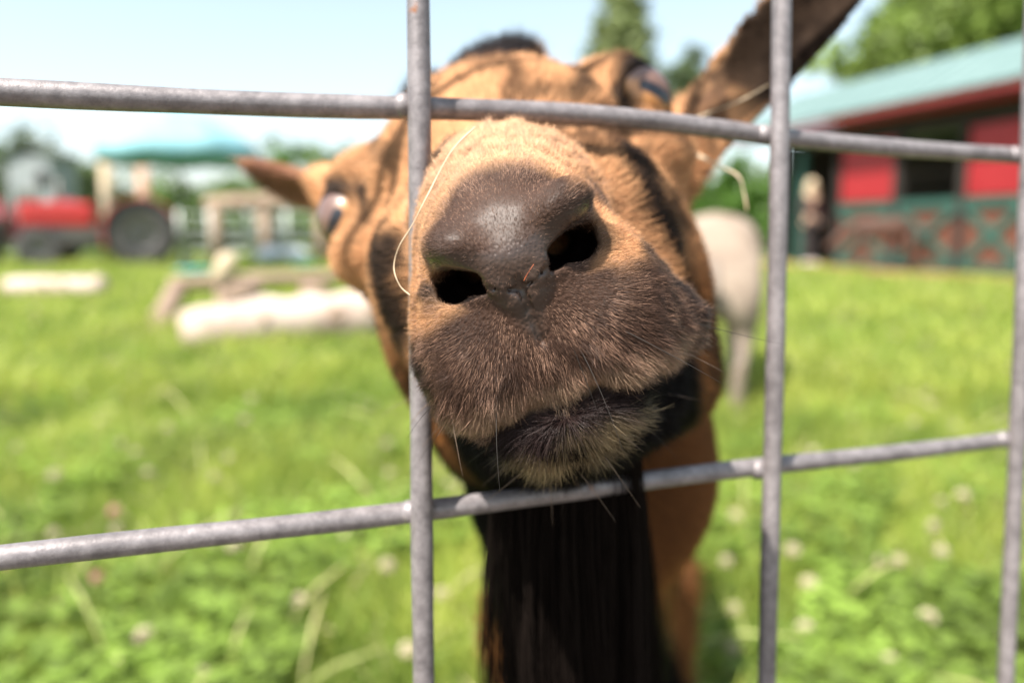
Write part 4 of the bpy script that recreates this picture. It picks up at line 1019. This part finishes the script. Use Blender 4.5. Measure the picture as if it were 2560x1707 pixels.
# long fringe along the upper lip edge, tan tuft radiating off the chin
fur('lip_fringe', lambda P, Nn: 420 * sst(-P[:, 1], 2.1, 2.35) * (1 - sst(-P[:, 1], 2.6, 2.75)) * sst(P[:, 2], -4.5, -3), 5, lambda P: np.full(len(P), .30), lambda P: np.full(len(P), .0055), lambda P: np.full(len(P), .35), .22)
fur('chin_tuft', lambda P, Nn: 230 * blobf(P, (0.1, -3.45, -1.4), (2.0, .7, 1.5), .3), 6, lambda P: .40 + .42 * sst(-P[:, 1], 3.0, 3.6), lambda P: np.full(len(P), .0085), lambda P: np.full(len(P), .50), .20, 5)
# poll tuft of dark hair
fur('poll_tuft', lambda P, Nn: 220 * np.maximum(blobf(P, (0.9, 8.8, -15.4), (2.1, 1.3, 2.3), .3), blobf(P, (-1.8, 9.1, -17.2), (1.5, 1.3, 1.7), .3)), 7, lambda P: np.full(len(P), .6), lambda P: np.full(len(P), .013), lambda P: np.full(len(P), .5), .25, 5, lambda P, r: np.tile([.022, .017, .018], (len(P), 1)), m_fur)
# beard: long black hair hanging straight down from under the jaw
P, Nn, r = scatter(lambda P, Nn: 150 * (P[:, 1] < -3.6) * (np.abs(P[:, 0] + .55) < 2.1) * (P[:, 2] < -6.3) * (P[:, 2] > -12.5) * (Nn[:, 1] < -.25), 8)
n = len(P); print('beard', n)
cl = np.stack([wob(P, 5.0, q) for q in (31, 32, 33)], 1); k_ = P - np.array([.3, -5, -7]); sp = k_ * np.array([1, 0, 1]) * .018 + r.standard_normal((n, 3)) * .03 + cl * .075
dr = GDOWN * 1.0 + sp; L = 9 + 9 * r.random(n) ** .6
strands('beard', P, dr * .9 + Nn * .10, -sp * .7 + GDOWN * .12, L, np.full(n, .011), np.tile([.012, .0085, .007], (n, 1)) * (0.5 + .8 * r.random(n))[:, None], goat, m_beard, 12, .30, wave=.45)
# whiskers
P, Nn, r = scatter(lambda P, Nn: 1.1 * (P[:, 2] > -4.5) * (P[:, 1] < -1.6) * (np.abs(P[:, 1] + 2.8) > .15), 9)
n = len(P); F_ = flow(P, Nn); L = .8 + 1.5 * r.random(n); dr = Nn * .75 + F_ * .55 + r.standard_normal((n, 3)) * .2; dr[:, 2] -= .25; dr /= np.linalg.norm(dr, axis=1)[:, None]
cw = np.where((r.random(n) < .55)[:, None], np.array([.22, .155, .115]), np.array([.03, .025, .022]))
print('whiskers', n)
strands('whiskers', P, dr, GDOWN * .12 + r.standard_normal((n, 3)) * .08, L, np.full(n, .0085), cw, goat, m_fur, 7, .2)

# ================================================================ welded wire fence, drawn in its own plane
def fpt(u, v, dz=0.0):
    p = c2w(FP + FX * u + FY * v + FZ * dz); return Vector(p)
def wire_mat():
    m, t, b = new_mat('galvanised_wire'); tc = t.nodes.new('ShaderNodeTexCoord')
    n1 = t.nodes.new('ShaderNodeTexNoise'); n1.inputs['Scale'].default_value = 260; n1.inputs['Detail'].default_value = 6; n1.inputs['Roughness'].default_value = .7
    n2 = t.nodes.new('ShaderNodeTexNoise'); n2.inputs['Scale'].default_value = 42; n2.inputs['Detail'].default_value = 4
    n3 = t.nodes.new('ShaderNodeTexNoise'); n3.inputs['Scale'].default_value = 150; n3.inputs['Detail'].default_value = 3
    for n in (n1, n2, n3): t.links.new(tc.outputs['Object'], n.inputs['Vector'])
    r1 = t.nodes.new('ShaderNodeValToRGB'); r1.color_ramp.elements[0].position = .3; r1.color_ramp.elements[0].color = (.15, .132, .135, 1); r1.color_ramp.elements[1].position = .7; r1.color_ramp.elements[1].color = (.33, .295, .297, 1)
    t.links.new(n1.outputs['Fac'], r1.inputs[0])
    r2 = t.nodes.new('ShaderNodeValToRGB'); r2.color_ramp.elements[0].position = .73; r2.color_ramp.elements[0].color = (0, 0, 0, 1); r2.color_ramp.elements[1].position = .80; r2.color_ramp.elements[1].color = (1, 1, 1, 1)
    t.links.new(n3.outputs['Fac'], r2.inputs[0])
    mx = t.nodes.new('ShaderNodeMix'); mx.data_type = 'RGBA'; t.links.new(r2.outputs[0], mx.inputs['Factor']); t.links.new(r1.outputs[0], mx.inputs[6]); mx.inputs[7].default_value = (.30, .12, .05, 1)
    m2 = t.nodes.new('ShaderNodeMix'); m2.data_type = 'RGBA'; m2.blend_type = 'MULTIPLY'; m2.inputs['Factor'].default_value = .5; t.links.new(mx.outputs[2], m2.inputs[6])
    r3 = t.nodes.new('ShaderNodeValToRGB'); r3.color_ramp.elements[0].position = .35; r3.color_ramp.elements[0].color = (.5, .5, .5, 1); r3.color_ramp.elements[1].position = .6; t.links.new(n2.outputs['Fac'], r3.inputs[0]); t.links.new(r3.outputs[0], m2.inputs[7])
    t.links.new(m2.outputs[2], b.inputs['Base Color'])
    b.inputs['Metallic'].default_value = .30; b.inputs['Roughness'].default_value = .48
    bp = t.nodes.new('ShaderNodeBump'); bp.inputs['Distance'].default_value = .0004; bp.inputs['Strength'].default_value = .6; t.links.new(n1.outputs['Fac'], bp.inputs['Height']); t.links.new(bp.outputs[0], b.inputs['Normal'])
    return m
m_wire = wire_mat()
fence = empty('wire_fence_panel', fpt(0, -.76), 'grey welded wire fence panel with square openings across the foreground', 'fence')
RW = 0.00275
for i in range(-5, 8):
    n = 60; pts = [fpt(i * FW + .0006 * math.sin(k * .31 + i), -.74 + 1.02 * k / n, -.0024) for k in range(n + 1)]
    MB().tube(pts, [RW * (1 + .03 * math.sin(k * 1.9 + i * 2)) for k in range(n + 1)], 20).build('vertical_wire', m_wire, fence, True)
for j in range(-7, 3):
    n = 110; pts = []
    for k in range(n + 1):
        u = (-5.15 + 12.3 * k / n); dv = .0005 * math.sin(k * .4 + j)
        if j == 0: dv += (.0046 * max(u, -1.6) if u < 0 else 0) + .0012 * math.sin(math.pi * u) * (0 < u < 1)
        pts.append(fpt(u * FW, j * FH + dv, .0024))
    mb = MB().tube(pts, [RW * (1 + .025 * math.sin(k * 1.3 + j)) for k in range(n + 1)], 20)
    for i in range(-5, 8):
        mb.ball(fpt(i * FW - .0024, j * FH, .0012), (.0030, .0030, .0030), 12, 8); mb.ball(fpt(i * FW + .0022, j * FH - .0004, .0012), (.0024, .0026, .0026), 12, 8)
    mb.build('horizontal_wire', m_wire, fence, True)

# ================================================================ bits of hay
m_hay = noise_mat('hay', (0.42, 0.30, 0.18), (0.66, 0.54, 0.38), 90, 0.7, stretch=(1, 1, 1))
m_fibre = noise_mat('orange_fibre', (0.40, 0.09, 0.03), (0.55, 0.16, 0.06), 90, 0.6)
def hay(label, pts, r=.00032, mat=None):
    """pts: camera-frame metres (right, up, away)"""
    P = [Vector(c2w(p)) for p in pts]; out = []
    for i in range(len(P) - 1):
        p0 = P[max(i - 1, 0)]; p1 = P[i]; p2 = P[i + 1]; p3 = P[min(i + 2, len(P) - 1)]
        for k in range(8):
            t = k / 8; out.append(.5 * ((2 * p1) + (p2 - p0) * t + (2 * p0 - 5 * p1 + 4 * p2 - p3) * t * t + (3 * p1 - p0 - 3 * p2 + p3) * t ** 3))
    out.append(P[-1]); n = len(out)
    return tag(MB().tube(out, [r * (1 + .35 * math.sin(i * .5)) * (1 - .5 * i / n) for i in range(n)], 6).build('hay_stalk', mat or m_hay, None, True), label, 'hay', 'loose hay stalks caught on the goat')
def cp(px, py, d): return ((px - 1176) / 1829 * d, -(py - 784) / 1829 * d, d)
hay('long pale hay stalk curling down the left side of the goat\'s muzzle', [cp(1092, 292, .178), cp(1035, 350, .174), cp(982, 450, .170), cp(945, 520, .170), cp(915, 570, .172), cp(905, 615, .172), cp(918, 655, .170), cp(942, 678, .168)], .00018)
hay('bent hay stalk sticking out from the goat\'s right cheek below the ear', [cp(1585, 350, .275), cp(1650, 380, .270), cp(1695, 405, .268), cp(1708, 440, .268), cp(1716, 485, .268)], .0005)
hay('thin tan hay stalk crossing the base of the goat\'s right ear', [cp(1590, 275, .27), cp(1640, 255, .265), cp(1700, 232, .262), cp(1765, 195, .26)], .0003)
hay('short orange hay fibre stuck beside the wet septum of the nose', [cp(1203, 645, .1515), cp(1212, 628, .1510), cp(1226, 607, .1512)], .00007, m_fibre)
